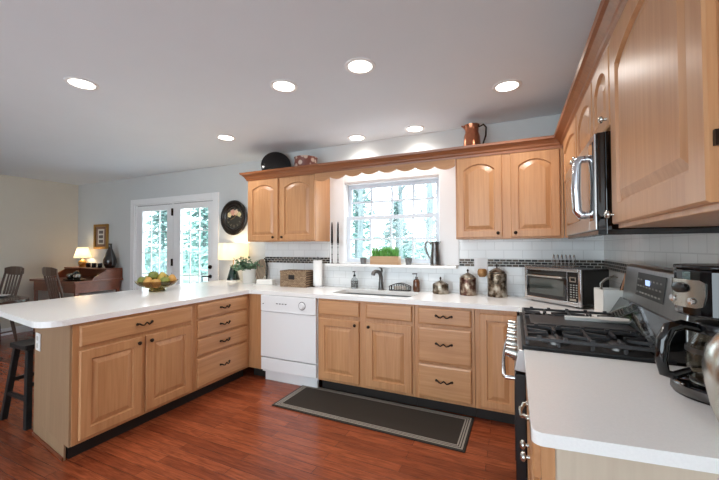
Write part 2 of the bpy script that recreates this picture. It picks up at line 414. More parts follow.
# ------------------------------------------------------------------ recessed downlights
def downlight(x, y, lab, w=1.0):
    t = thing('recessed_light', lab, 'ceiling light', (x, y, H), group='recessed ceiling lights')
    MB().lathe([(.098, 0), (.098, -.004), (.09, -.008), (.076, -.006), (.074, -.002), (.074, .0)], n=32).build('trim_ring', 'white', t, smooth=True)
    MB().lathe([(0, -.0025), (.0735, -.0025), (.0735, -.0005), (0, -.0005)], n=32).build('lamp_lens', M['lens'], t)
    L = bpy.data.lights.new('bulb', 'SPOT'); L.energy = DOWNLIGHT_W * w; L.spot_size = math.radians(150); L.spot_blend = 0.8; L.shadow_soft_size = .07
    L.color = (1.0, .96, .92)
    lo = bpy.data.objects.new('bulb', L); COL.objects.link(lo); lo.parent = t; lo.location = (0, 0, -.02)
M['lens'] = emis('lamp_lens', (1.0, .93, .82), 6.0)
downlight(-.196, -2.061, 'recessed ceiling light farthest left, over the dining side of the peninsula')
downlight(1.065, -1.437, 'recessed ceiling light left of centre, over the kitchen floor')
downlight(1.67, -1.455, 'recessed ceiling light nearest the viewer at the top centre')
downlight(2.518, -.766, 'recessed ceiling light at the right, in front of the copper pitcher')
downlight(-.188, -.753, 'recessed ceiling light beyond the peninsula, near the black platter')
downlight(1.05, -.17, 'recessed ceiling light close to the wall, left one above the window', .6)
downlight(1.68, -.18, 'recessed ceiling light close to the wall, right one above the window', .6)

# ------------------------------------------------------------------ cabinetry
def panel_door(parent, x0, z0, w, h, name='door', arch=0.0, frame=.062, m='maple', y=-.02, raised=True):
    """door in the xz plane, front at y, back at y+.02"""
    N = 12
    def outline(ins, dep, ar):
        xa, xb, za, zb = x0 + ins, x0 + w - ins, z0 + ins, z0 + h - ins
        P = [(xa, dep, za), (xb, dep, za), (xb, dep, zb - ar)]
        for k in range(1, N):
            u = k / N; xx = xb + (xa - xb) * u
            P.append((xx, dep, zb - ar + ar * math.sin(PI * u) ** .8 if ar else zb))
        P.append((xa, dep, zb - ar)); return P
    bm = bmesh.new()
    loops = [outline(0, y + .02, 0), outline(0, y + .005, 0), outline(.005, y, 0)]
    if raised:
        loops += [outline(frame, y, arch), outline(frame + .005, y + .012, arch), outline(frame + .011, y + .012, arch), outline(frame + .042, y + .001, arch)]
    else:
        loops += [outline(.014, y - .002, 0)]
    R = [[bm.verts.new(p) for p in L] for L in loops]; n = len(R[0])
    for A, B in zip(R, R[1:]):
        for k in range(n): bm.faces.new((A[k], A[(k + 1) % n], B[(k + 1) % n], B[k]))
    bm.faces.new(R[-1]); bm.faces.new(R[0][::-1])
    q = MB(); q.bm.free(); q.bm = bm
    return q.build(name, m, parent)
def knob(parent, x, z, y=-.02, m='bronze', r=.014):
    mt = Matrix.Rotation(PI / 2, 3, 'X')
    return MB().lathe([(0, 0), (.006, 0), (.005, .010), (r, .016), (r, .022), (r * .6, .028), (0, .029)], (x, y - .001, z), 14, mt).build('knob', m, parent, smooth=True)
def pull(parent, x, z, y=-.02, m='bronze', w=.055):
    P = [(-w, -.004, .004), (-w * .85, -.016, .006), (-w * .6, -.022, -.004), (-w * .35, -.025, -.008), (-w * .15, -.027, .004), (0, -.027, .010), (w * .15, -.027, .004), (w * .35, -.025, -.008), (w * .6, -.022, -.004), (w * .85, -.016, .006), (w, -.004, .004)]
    b = MB(); b.tube([(x + p[0], y + p[1], z + p[2]) for p in P], [.007, .0065, .006, .005, .0055, .006, .0055, .005, .006, .0065, .007], 8)
    for s in (-1, 1): b.cyl((x + s * w, y - .0005, z + .004), (x + s * w, y - .008, z + .004), .010)
    return b.build('pull', m, parent, smooth=True)
def base_cabinet(lab, loc, rz, w, d=.59, h=.876, toe=True, name='base_cabinet'):
    c = thing(name, lab, 'cabinet', loc, rz)
    if name == 'sink_cabinet':
        b = MB(); b.box(0, w, 0, .02, .105, h).box(0, .018, .0205, d, .105, h - .003).box(w - .018, w, .0205, d, .105, h - .003).box(.0185, w - .0185, .0205, d, .105, .123)
        b.build('body', 'maple', c, bevel=.002)
    elif name == 'peninsula_cabinet':
        MB().prism([(0, 0), (w, 0), (w, .655), (.094, .655)], 'xy', .105, h).build('body', 'maple', c, bevel=.002)
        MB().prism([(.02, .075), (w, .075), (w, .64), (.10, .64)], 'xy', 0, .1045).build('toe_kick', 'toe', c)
        return c
    else: MB().box(0, w, 0, d, .105, h).build('body', 'maple', c, bevel=.002)
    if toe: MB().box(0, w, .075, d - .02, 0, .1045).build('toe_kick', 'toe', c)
    return c

YF = -.61
# peninsula: faces +X, rz=+90: local x -> world +Y, local -y -> world +X
pen = base_cabinet('maple peninsula cabinet with two doors under one wide drawer, at the end nearest the viewer', (0, -2.19, 0), PI / 2, .90, d=.655, name='peninsula_cabinet')
MB().prism([(-.0125, .006), (-.0008, .006), (.0932, .655), (.0815, .655)], 'xy', .105, .876).build('end_panel', 'end', pen)
MB().prism([(-.002, .08), (.0097, .08), (.0932, .655), (.0815, .655)], 'xy', 0, .1045).build('end_panel_base', 'end', pen)
MB().prism([(-.010, .08), (-.0025, .08), (.0810, .655), (.0735, .655)], 'xy', 0, .022).build('shoe_moulding', 'cherry', pen)
dd = panel_door(pen, .035, .722, .83, .132, 'drawer', m='maple_h', raised=False); pull(dd, .45, .79)
dd = panel_door(pen, .035, .128, .40, .566); knob(dd, .405, .655)
dd = panel_door(pen, .467, .128, .40, .566); knob(dd, .497, .655)
bank = base_cabinet('maple peninsula drawer bank of four drawers beside the inner corner', (0, -1.288, 0), PI / 2, .676, d=.655)
for z0, h in ((.728, .126), (.565, .143), (.402, .143), (.128, .252)):
    dd = panel_door(bank, .028, z0, .60, h, 'drawer', m='maple_h', raised=False); pull(dd, .33, z0 + h / 2)
# corner cabinet: filler strip beside the dishwasher
cc = thing('corner_cabinet', 'plain maple corner cabinet front between drawer bank and white dishwasher', 'cabinet', (0, 0, 0))
MB().box(-.655, .168, YF, -.012, .105, .876).build('body', 'maple', cc)
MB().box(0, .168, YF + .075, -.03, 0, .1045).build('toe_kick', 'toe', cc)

sb = base_cabinet('maple sink base cabinet with two doors under two false drawer fronts, below the window', (.846, YF, 0), 0, .936, d=.598, name='sink_cabinet')
for x0, w in ((.014, .418), (.498, .418)):
    panel_door(sb, x0, .728, w, .128, 'drawer_front', m='maple_h', raised=False)
    dd = panel_door(sb, x0, .130, w, .560); knob(dd, x0 + (w - .035 if x0 < .1 else .032), .655)
db = base_cabinet('maple base cabinet with three drawers between sink doors and corner door', (1.784, YF, 0), 0, .478, d=.598)
for z0, h in ((.722, .132), (.415, .282), (.130, .265)):
    dd = panel_door(db, .034, z0, .420, h, 'drawer', m='maple_h', raised=False); pull(dd, .244, z0 + h * .55, w=.062)
cb = base_cabinet('maple base cabinet with a single tall door next to the range', (2.264, YF, 0), 0, .30, d=.598)
panel_door(cb, .036, .130, .262, .712, frame=.05)
cb2 = thing('corner_cabinet', 'plain corner base cabinet behind the range, under the toaster oven', 'cabinet', (0, 0, 0))
MB().box(2.60, XR - .01, -.93, -.012, .105, .876).build('body', 'maple', cb2)
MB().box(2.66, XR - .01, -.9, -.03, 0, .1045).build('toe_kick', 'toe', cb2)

# right-hand base cabinet beside the range (faces -X): rz=-90: local x -> -Y, local y -> +X
rb = base_cabinet('maple base cabinet with nickel hardware under the near right counter', (2.612, -1.79, 0), -PI / 2, .605, d=.613, h=.8815)
MB().box(.6055, .615, .03, .613, .0, .874).build('end_panel', 'pale_end', rb)
MB().box(.6055, .622, -.002, .0298, .0, .874).build('corner_stile', 'maple', rb)
dd = panel_door(rb, .03, .728, .545, .126, 'drawer', m='maple_h', raised=False); pull(dd, .32, .79, m='nickel')
dd = panel_door(rb, .03, .13, .285, .56); knob(dd, .28, .655, m='nickel', r=.016)
dd = panel_door(rb, .32, .13, .255, .56); knob(dd, .355, .655, m='nickel', r=.016)

# countertops
def slab(name, outer, holes, z0, z1, m, lab, cat, rad=.012):
    bm = bmesh.new(); E = []
    for ring in [outer] + holes:
        vs_ = [bm.verts.new((x, y, z1)) for x, y in ring]
        E += [bm.edges.new((vs_[i], vs_[(i + 1) % len(vs_)])) for i in range(len(vs_))]
    bmesh.ops.triangle_fill(bm, use_beauty=True, use_dissolve=False, edges=E)
    r = bmesh.ops.extrude_face_region(bm, geom=bm.faces[:])
    bmesh.ops.translate(bm, verts=[g for g in r['geom'] if isinstance(g, bmesh.types.BMVert)], vec=(0, 0, z0 - z1))
    q = MB(); q.bm.free(); q.bm = bm
    return tag(q.build(name, m, bevel=rad, seg=3), lab, cat)
def arc(cx, cy, r, a0, a1, n=8):
    return [(cx + r * math.cos(math.radians(a0 + (a1 - a0) * i / n)), cy + r * math.sin(math.radians(a0 + (a1 - a0) * i / n))) for i in range(n + 1)]
outer = [(XJ - .002, YD - .002), (-1.115, YD - .002), (-1.115, -2.14)] + arc(-1.055, -2.165, .06, 180, 250) + arc(-.095, -2.23, .12, 262, 360) + \
        [(.025, -.655), (.045, -.635), (2.575, -.635), (2.585, -.645), (2.585, -.945), (XR - .009, -.945), (XR - .009, -.009), (XJ - .002, -.009)]
hole = arc(1.66, -.46, .05, -90, 0, 5) + arc(1.66, -.205, .05, 0, 90, 5) + arc(.975, -.205, .05, 90, 180, 5) + arc(.975, -.46, .05, 180, 270, 5)
slab('countertop', outer, [hole[::-1]], .876, .914, 'counter', 'long white countertop running from peninsula past the sink', 'countertop')
outer = [(2.585, -1.785), (2.585, -2.45)] + arc(2.61, -2.475, .025, 180, 270, 6) + [(XR - .009, -2.43), (XR - .009, -1.785)]
slab('countertop', outer, [], .882, .914, 'counter', 'near white countertop at the right with the coffee maker', 'countertop')

# sink
sk = thing('kitchen_sink', 'stainless undermount sink set in the white counter below the window', 'sink', (1.317, -.332, .876))
b = MB()
def ring(ins, z):
    return [(x, y, z) for x, y in [(cx * (1 - ins), cy * (1 - ins * 1.8)) for cx, cy in [(p[0] - 1.317, p[1] + .332) for p in hole]]]
loops = [ring(-.03, -.002), ring(.012, -.002), ring(.03, -.17), ring(.10, -.185)]
R = [[b.bm.verts.new(p) for p in L] for L in loops]
for A, B in zip(R, R[1:]):
    for k in range(len(A)): b.bm.faces.new((A[k], A[(k + 1) % len(A)], B[(k + 1) % len(A)], B[k]))
b.bm.faces.new(R[-1])
b.build('basin', 'steel', sk, smooth=True)
MB().lathe([(0, .003), (.03, .004), (.042, 0), (.042, -.002)], (0, 0, -.183), 20).build('drain', 'chrome', sk, smooth=True)
# faucet
fc = thing('faucet', 'brushed single-lever kitchen faucet standing behind the sink', 'faucet', (1.285, -.085, .914))
MB().lathe([(0, 0), (.033, 0), (.033, .006), (.028, .012), (.0255, .03), (.025, .075), (.021, .085), (0, .086)], n=20).build('base', 'dark_steel', fc, smooth=True)
pts = [(0, 0, .07), (0, 0, .13), (-.003, -.012, .165), (-.012, -.045, .190), (-.028, -.09, .195), (-.036, -.115, .182), (-.04, -.125, .16)]
MB().tube(pts, [.022, .021, .021, .019, .018, .021, .022], 14).build('spout', 'dark_steel', fc, smooth=True)
MB().tube([(.0, .0, .172), (.004, .02, .195), (-.005, .03, .215), (-.03, .02, .232)], [.014, .011, .009, .008], 10).build('lever', 'dark_steel', fc, smooth=True)

# dishwasher
dw = thing('dishwasher', 'white dishwasher built in between corner and sink cabinet', 'dishwasher', (.176, YF, 0))
W_ = .662
MB().box(0, W_, .01, .57, .09, .874).build('body', 'appliance', dw)
cp = MB().box(.004, W_ - .004, -.03, .0095, .712, .872).build('control_panel', 'appliance', dw, bevel=.006)
mt = Matrix.Rotation(PI / 2, 3, 'X')
MB().lathe([(.034, 0), (.034, .006), (.026, .010), (.025, .02), (0, .021)], (W_ - .155, -.0302, .79), 24, mt).build('dial', 'appliance', cp, smooth=True)
MB().lathe([(.040, 0), (.040, .003), (.0345, .003), (.0345, 0)], (W_ - .155, -.0302, .79), 24, mt).build('dial_ring', 'seam', cp, smooth=True)
for k in range(4): MB().box(.20 + k * .035, .22 + k * .035, -.0335, -.0302, .79, .798).build('button', 'seam', cp)
MB().box(.03, .046, -.032, -.0302, .782, .79).build('badge', 'seam', cp)
MB().box(.03, W_ - .03, -.0345, -.0302, .712, .722).build('handle_lip', 'appliance', cp, bevel=.002)
MB().box(.004, W_ - .004, -.026, .0095, .252, .708).build('door', 'appliance', dw, bevel=.004)
MB().box(.004, W_ - .004, -.022, .0095, .115, .240).build('lower_panel', 'appliance', dw, bevel=.004)
MB().box(.02, W_ - .02, .03, .06, .0, .112).build('toe_kick', 'appliance', dw)
for xx in (.05, W_ - .08): MB().box(xx, xx + .03, .061, .1, 0, .0895).build('leveling_foot', 'toe', dw)

# upper cabinets
def upper(lab, loc, rz, w, z0, z1, d=.315, name='wall_cabinet'):
    c = thing(name, lab, 'cabinet', loc, rz)
    MB().box(0, w, 0, d, z0, z1).build('body', 'maple', c, bevel=.002)
    return c
UZ0, UZ1 = 1.423, 2.143
ul = upper('maple wall cabinet with two arched doors left of the window', (-.283, -.325, 0), 0, .922, UZ0, UZ1)
for x0, w, kx in ((.028, .418, .39), (.478, .440, .51)):
    dd = panel_door(ul, x0, UZ0 + .012, w, .690, arch=.05, frame=.058); knob(dd, kx, UZ0 + .047)
ur = upper('maple wall cabinet with two arched doors right of the window', (2.085, -.325, 0), 0, .823, UZ0, UZ1)
for x0, w, kx in ((.012, .366, .345), (.444, .354, .478)):
    dd = panel_door(ur, x0, UZ0 + .012, w, .690, arch=.05, frame=.058); knob(dd, kx, UZ0 + .047)
XU = 2.91
om = upper('row of short arched maple wall cabinet doors above the microwave', (XU, -.347, 0), -PI / 2, 1.503, 1.812, UZ1)
for x0, w, kx in ((.155, .575, .70), (.755, .415, .79), (1.19, .305, 1.46)):
    dd = panel_door(om, x0, 1.822, w, .308, arch=.05, frame=.05); knob(dd, kx, 1.855, m='nickel')
MB().box(0, .60, 0, .315, UZ0, 1.8115).build('corner_panel', 'maple', om)
nr = upper('large maple wall cabinet with one open-grained arched door nearest the viewer', (XU, -1.852, 0), -PI / 2, .90, UZ0, UZ1)
dd = panel_door(nr, .003, UZ0 + .015, .700, .70, arch=.05, frame=.072); knob(dd, .032, UZ0 + .05, m='nickel', r=.016)
MB().box(.7045, .714, -.010, -.0005, 1.545, 1.575).build('hinge', 'bronze', nr)

# crown moulding, mitred sweep
prof = [(0, 2.132), (.008, 2.132), (.012, 2.150), (.022, 2.160), (.026, 2.172), (.048, 2.196), (.062, 2.202), (.066, 2.222), (.0, 2.222)]
path = [(XJ + .004, -.012), (XJ + .004, -.327), (XU - .002, -.327), (XU - .002, -2.75)]
b = MB(); rings = []
for i, p in enumerate(path):
    ns = []
    for a, c in ((i - 1, i), (i, i + 1)):
        if a >= 0 and c < len(path):
            dx, dy = path[c][0] - path[a][0], path[c][1] - path[a][1]; l = math.hypot(dx, dy); ns.append((dy / l, -dx / l))
    nx, ny = (ns[0] if len(ns) == 1 else (ns[0][0] + ns[1][0], ns[0][1] + ns[1][1]))
    rings.append([b.bm.verts.new((p[0] + nx * o, p[1] + ny * o, z)) for o, z in prof])
for A, B in zip(rings, rings[1:]):
    for k in range(len(prof)): b.bm.faces.new((A[k], B[k], B[(k + 1) % len(prof)], A[(k + 1) % len(prof)]))
b.bm.faces.new(rings[0]); b.bm.faces.new(rings[-1][::-1])
tag(b.build('crown_moulding', 'crown'), 'brown crown moulding running along the top of the wall cabinets', 'moulding')

# valance
x0, x1 = .642, 2.082; n = 120; poly = [(x1, 2.1315), (x0, 2.1315)]
for k in range(n + 1):
    u = k / n
    z = 2.062 + .030 * math.sin(PI * u) ** .9 - .030 * abs(math.sin(PI * u * 8)) ** .8 + .008
    poly.append((x0 + (x1 - x0) * u, z))
tag(MB().prism(poly, 'xz', -.345, -.327).build('window_valance', 'maple_h'), 'scalloped maple valance board over the window', 'valance')

# ------------------------------------------------------------------ range
rg = thing('gas_range', 'stainless gas range with black cooktop between the two counters', 'stove', (2.548, -.953, 0), -PI / 2)
RW = .822
MB().box(.003, RW - .003, .045, .655, .06, .905).build('body', 'black', rg, bevel=.003)
for xx in (.05, RW - .08):
    for yy in (.08, .58): MB().cyl((xx, yy, 0), (xx, yy, .0595), .016).build('foot', 'black', rg)
od = MB().box(.006, RW - .006, 0, .0445, .245, .80).build('oven_door', 'black', rg, bevel=.004)
MB().box(.12, RW - .12, -.003, -.0002, .36, .66).build('window', 'gloss_black', od)
MB().tube([(.05, -.0, .765), (.05, -.036, .765), (.07, -.046, .765), (.25, -.054, .765), (.41, -.056, .765), (.57, -.054, .765), (RW - .07, -.046, .765), (RW - .05, -.036, .765), (RW - .05, 0, .765)], .010, 10).build('handle', 'chrome', od, smooth=True)
MB().box(.006, RW - .006, .002, .0445, .065, .235).build('storage_drawer', 'black', rg, bevel=.004)
cpn = MB().prism([(.0445, .81), (-.002, .815), (.016, .905), (.0445, .905)], 'yz', .004, RW - .004).build('control_panel', 'steel', rg, bevel=.002)
for k in range(5):
    xx = .10 + k * .155; p0 = Vector((xx, .006, .862)); d = Vector((0, -1, .2)).normalized()
    b = MB(); b.cyl(p0, p0 + d * .010, .033, .033, 20).cyl(p0 + d * .010, p0 + d * .046, .028, .023, 20)
    b.build('knob', 'nickel', cpn, smooth=True)
b = MB(); b.box(.0, RW, .03, .55, .9055, .918)
for q in ((0, .012, .03, .55), (RW - .012, RW, .03, .55), (.012, RW - .012, .03, .045)): b.box(q[0], q[1], q[2], q[3], .918, .930)
b.build('cooktop', 'matte_black', rg, bevel=.003)
# burners
for bx, by in ((.15, .17), (.15, .40), (RW - .15, .17), (RW - .15, .40), (RW / 2, .28)):
    b = MB(); b.lathe([(0, 0), (.055, 0), (.052, .012), (.03, .016), (0, .016)], (bx, by, .9182), 20); b.build('burner_base', 'dark_steel', rg, smooth=True)
    b = MB(); b.lathe([(0, 0), (.036, 0), (.036, .007), (.03, .010), (0, .010)], (bx, by, .9344), 20); b.build('burner_cap', 'iron', rg, smooth=True)
def bar(b, p, q, w=.012, h=.014):
    p, q = Vector(p), Vector(q); d = (q - p).normalized(); s = Vector((0, 0, 1)).cross(d) * w / 2; u = Vector((0, 0, h))
    v = [b.bm.verts.new(x) for x in (p - s, p + s, q + s, q - s, p - s + u, p + s + u, q + s + u, q - s + u)]
    for f in ((3, 2, 1, 0), (4, 5, 6, 7), (0, 1, 5, 4), (1, 2, 6, 5), (2, 3, 7, 6), (3, 0, 4, 7)): b.bm.faces.new([v[i] for i in f])
GZ = .950
for gx0, gx1, cx in ((.018, .272, .15), (RW - .272, RW - .018, RW - .15)):
    b = MB(); y0, y1 = .05, .535
    for yy in (y0, y1): bar(b, (gx0, yy, GZ), (gx1, yy, GZ))
    for xx in (gx0, gx1): bar(b, (xx, y0, GZ), (xx, y1, GZ))
    for yy in (.29,): bar(b, (gx0, yy, GZ), (gx1, yy, GZ))
    for by in (.17, .40):
        for sx in (gx0, gx1): bar(b, (sx, by, GZ), (cx + (.03 if sx > cx else -.03), by, GZ), .011)
        for dx, yy in ((-.05, y0), (.05, y0), (-.05, y1), (.05, y1), (-.05, .29), (.05, .29)):
            if abs(yy - by) < .15: bar(b, (cx + dx, yy, GZ), (cx + dx * .4, by + (.03 if yy > by else -.03), GZ), .010)
    for xx in (gx0, gx1):
        for yy in (y0, .17, .29, .40, y1): b.box(xx - .007, xx + .007, yy - .007, yy + .007, .9305 if yy not in (.17, .29, .40) else .9185, GZ)
    for k in range(5):
        yy = y0 + (y1 - y0) * (k + .5) / 5
        b.box(gx0 - .006, gx0 + .010, yy - .009, yy + .009, GZ + .0135, GZ + .022); b.box(gx1 - .010, gx1 + .006, yy - .009, yy + .009, GZ + .0135, GZ + .022)
    b.build('grate', 'iron', rg, bevel=.002)
b = MB(); gx0, gx1 = .284, RW - .284
for xx in (gx0, gx1): bar(b, (xx, .05, GZ), (xx, .535, GZ))
for k in range(6): yy = .05 + .485 * k / 5; bar(b, (gx0, yy, GZ), (gx1, yy, GZ), .010)
for xx in (gx0, gx1):
    for yy in (.05, .535): b.box(xx - .007, xx + .007, yy - .007, yy + .007, .9185, GZ)
b.build('grate', 'iron', rg, bevel=.002)
MB().box(gx0 + .007, gx1 - .007, .075, .51, GZ + .0145, GZ + .0215).build('griddle', 'iron', rg, bevel=.004)
# backguard
bgd = MB().prism([(.5795, .9185), (.5795, 1.045), (.578, 1.065), (.600, 1.24), (.615, 1.253), (.666, 1.253), (.666, .9185)], 'yz', .004, RW - .004).build('backguard', 'steel', rg, bevel=.004)
MB().prism([(.505, .9185), (.500, .945), (.566, 1.06), (.579, 1.06), (.579, .9185)], 'yz', .006, RW - .006).build('lower_trim', 'gloss_black', rg, bevel=.003)
def slant(u, z): # point on the sloped face
    y = .578 + (z - 1.065) * (.022 / .175); return (u, y - .0015, z)
b = MB()
q = [slant(.235, 1.105), slant(.60, 1.105), slant(.60, 1.22), slant(.235, 1.22)]
v = [b.bm.verts.new(p) for p in q] + [b.bm.verts.new((p[0], p[1] - .002, p[2])) for p in q]
b.bm.faces.new(v[:4]); b.bm.faces.new(v[4:][::-1])
for k in range(4): b.bm.faces.new((v[k], v[(k + 1) % 4], v[4 + (k + 1) % 4], v[4 + k]))
dsp = b.build('display_panel', mat('panel_dark', (46, 44, 42), .3), bgd)
M['lcd'] = emis('lcd', (.45, .6, 1.0), .8)
p = slant(.37, 1.178); MB().box(.37, .42, p[1] - .006, p[1] - .0025, 1.165, 1.19).build('clock_readout', 'lcd', dsp)
M['key'] = mat('key_print', (150, 148, 142), .5)
for r_ in range(3):
    for c_ in range(8):
        if r_ == 2 and 2 <= c_ <= 3: continue
        u = .255 + c_ * .042; zz = 1.12 + r_ * .032; p = slant(u, zz)
        MB().box(u, u + .018, p[1] - .0048, p[1] - .0025, zz, zz + .008).build('key', 'key', dsp)

# spoon rest on the griddle
sr = thing('spoon_rest', 'white ceramic spoon-shaped rest lying across the middle grate', 'spoon rest', (2.94, -1.325, .972), math.radians(3))
b = MB(); n = 20; top = []; bot = []
for k in range(n + 1):
    u = k / n; x = -.15 + .29 * u
    w = .012 + .010 * math.sin(PI * u) if u < .45 else .018 + .034 * math.sin(PI * min(1, (u - .42) / .58)) ** .8
    dp = .016 if u < .42 else .016 - .008 * math.sin(PI * (u - .42) / .58)
    top.append([(x, -w, .018), (x, -w * .55, dp - .002), (x, w * .55, dp - .002), (x, w, .018), (x, w * .5, 0), (x, -w * .5, 0)])
R = [[b.bm.verts.new(p) for p in r_] for r_ in top]
for A, B in zip(R, R[1:]):
    for k in range(6): b.bm.faces.new((A[k], A[(k + 1) % 6], B[(k + 1) % 6], B[k]))
b.bm.faces.new(R[0]); b.bm.faces.new(R[-1][::-1])
b.build('dish', 'ceramic', sr, smooth=True)

# ------------------------------------------------------------------ microwave
mwv = thing('microwave', 'stainless over-the-range microwave under the short wall cabinets', 'microwave', (2.848, -.957, 1.40), -PI / 2)
MWW = .848
MB().box(.0, MWW, .035, .375, 0, .408).build('body', 'gloss_black', mwv, bevel=.003)
dr_ = MB().box(.002, .72, .0, .0345, .02, .406).build('door', 'steel', mwv, bevel=.004)
MB().box(.07, .50, -.003, -.0003, .08, .34).build('window', 'gloss_black', dr_)
b = MB(); b.tube([(.66, 0, .345), (.66, -.022, .345), (.66, -.036, .325), (.66, -.040, .22), (.66, -.036, .115), (.66, -.022, .095), (.66, 0, .095)], .016, 10, flat=1.2)
b.build('handle', 'chrome', dr_, smooth=True)
cpm = MB().box(.724, MWW - .004, 0, .008, .02, .406).build('control_panel', 'steel', mwv, bevel=.003)
MB().box(.724, MWW, .0085, .0345, .02, .406).build('control_panel_side', 'gloss_black', mwv)
MB().box(.74, MWW - .03, -.003, -.0003, .06, .38).build('keypad', 'gloss_black', cpm)
MB().box(.005, MWW - .005, .008, .0345, .002, .0185).build('vent_grille', 'black', mwv)

# ------------------------------------------------------------------ coffee maker
cm = thing('coffee_maker', 'black drip coffee maker with silver control panel on near right counter', 'coffee maker', (3.105, -2.065, .914), math.radians(-74))
# local front is -Y
MB().lathe([(0, 0), (.112, 0), (.114, .006), (.112, .03), (.104, .036), (0, .036)], n=36).build('base', 'gloss_black', cm, smooth=True)
MB().lathe([(.1145, .006), (.1165, .008), (.1150, .028), (.1130, .030)], n=36).build('base_band', 'dark_steel', cm, smooth=True)
MB().lathe([(0, .0365), (.072, .0365), (.072, .041), (0, .041)], n=30).build('warming_plate', 'steel', cm, smooth=True)
MB().box(-.095, .095, .075, .115, .0365, .235).build('tower', 'black', cm, bevel=.01)
poly = []
for k in range(13):
    a = PI + PI * k / 12; poly.append((.098 * math.cos(a), -.015 + .085 * math.sin(a)))
poly += [(.098, .115), (-.098, .115)]
hd = MB().prism(poly, 'xy', .236, .372).build('brew_head', 'gloss_black', cm, bevel=.006)
MB().prism([(x * 1.02, y * 1.02) for x, y in poly], 'xy', .373, .385).build('lid', 'black', cm, bevel=.005)
b = MB(); NN = 14; rows = []
for zz, ext in ((.262, .28), (.268, .38), (.30, .42), (.335, .42), (.343, .34)):
    row = []
    for k in range(NN + 1):
        a = 1.5 * PI + (k / NN - .5) * 2 * ext * 1.55
        row.append(b.bm.verts.new((.1015 * math.cos(a), -.015 + .0885 * math.sin(a), zz)))
    rows.append(row)
for A, B in zip(rows, rows[1:]):
    for k in range(NN): b.bm.faces.new((A[k], A[k + 1], B[k + 1], B[k]))
sp_ = b.build('control_panel', 'nickel', hd, smooth=True, solidify=.003)
mt = Matrix.Rotation(PI / 2, 3, 'X')
MB().lathe([(.022, 0), (.022, .005), (.014, .007), (0, .007)], (0, -.107, .318), 20, mt, sx=1.2, sy=.7).build('oval_button', 'black', sp_, smooth=True)
for s in (-1, 1): MB().lathe([(.010, 0), (.010, .006), (0, .007)], (s * .035, -.100, .282), 14, mt).build('button', 'chrome', sp_, smooth=True)
# carafe stays on the plate: a thing that can be lifted off
cf = thing('coffee_carafe', 'glass coffee carafe with black handle standing in the coffee maker', 'carafe', (3.105, -2.065, .9555), math.radians(-76))
MB().lathe([(0, 0), (.062, 0), (.072, .008), (.080, .05), (.076, .095), (.060, .135), (.055, .145)], n=32).build('glass_jug', 'carafe', cf, smooth=True, solidify=.002)
MB().lathe([(.0575, .140), (.060, .146), (.060, .165), (.056, .172), (0, .174)], n=30).build('lid', 'black', cf, smooth=True)
MB().lathe([(.0775, .098), (.0782, .093), (.0815, .084), (.081, .097)], n=30).build('band', 'dark_steel', cf, smooth=True)
MB().tube([(0, -.058, .155), (0, -.10, .165), (0, -.135, .155), (0, -.152, .115), (0, -.158, .06), (0, -.150, .02), (0, -.125, .012), (0, -.082, .03)], [.012, .013, .014, .014, .013, .012, .011, .009], 12, flat=1.2).build('handle', 'gloss_black', cf, smooth=True)
for k in range(6): MB().box(.05, .066, -.064 + .001 * k, -.060, .03 + k * .011, .0325 + k * .011).build('measure_mark', 'white', cf, loc=None)

# round stainless canister at the very edge
rc = thing('round_canister', 'round stainless canister cut off by the right edge, before the coffee maker', 'canister', (3.045, -2.385, .914))
MB().lathe([(0, 0), (.055, 0), (.062, .006), (.086, .07), (.097, .13), (.099, .17), (.092, .21), (.068, .245), (.060, .25)], n=36).build('body', 'nickel', rc, smooth=True)
MB().lathe([(.062, .2505), (.060, .258), (.03, .272), (.010, .276), (.010, .285), (.016, .295), (.012, .305), (0, .307)], n=30).build('lid', 'nickel', rc, smooth=True)

# ------------------------------------------------------------------ toaster oven
to = thing('toaster_oven', 'black and silver toaster oven standing diagonally in the counter corner', 'toaster oven', (2.632, -.240, .914), math.radians(-46))
TW, TD, TH = .495, .29, .278
MB().box(0, TW, .012, TD, .018, TH).build('body', 'black', to, bevel=.012)
for xx in (.04, TW - .06):
    for yy in (.04, TD - .05): MB().cyl((xx, yy, 0), (xx, yy, .019), .014).build('foot', 'black', to)
fr = MB()
for q in ((0, .022, .012, TH), (TW - .022, TW, .012, TH), (.022, TW - .022, TH - .022, TH), (.022, TW - .022, .012, .042), (.385, .392, .042, TH - .022)):
    fr.box(q[0], q[1], -.006, .0115, q[2], q[3])
fr.build('front_frame', 'chrome', to, bevel=.004)
d_ = MB().box(.024, .383, -.004, .0115, .044, TH - .024).build('door', 'gloss_black', to, bevel=.003)
MB().box(.05, .36, -.006, -.0042, .07, .19).build('window', mat('oven_window', (58, 62, 58), .04, coat=1.0), d_)
MB().tube([(.05, -.004, .212), (.05, -.028, .212), (.07, -.034, .212), (.34, -.034, .212), (.36, -.028, .212), (.36, -.004, .212)], .008, 10).build('handle', 'nickel', d_, smooth=True)
cp_ = MB().box(.394, TW - .024, -.003, .0115, .044, TH - .024).build('control_panel', 'black', to)
MB().box(.408, TW - .036, -.005, -.0032, .185, .222).build('display', 'nickel', cp_)
MB().box(.418, TW - .046, -.0065, -.0052, .193, .214).build('screen', 'black', cp_)
for r_ in range(6):
    for c_ in range(3): MB().box(.412 + c_ * .022, .424 + c_ * .022, -.005, -.0032, .075 + r_ * .017, .083 + r_ * .017).build('button', 'key', cp_)
MB().box(.408, TW - .036, -.005, -.0032, .05, .066).build('badge', 'nickel', cp_)
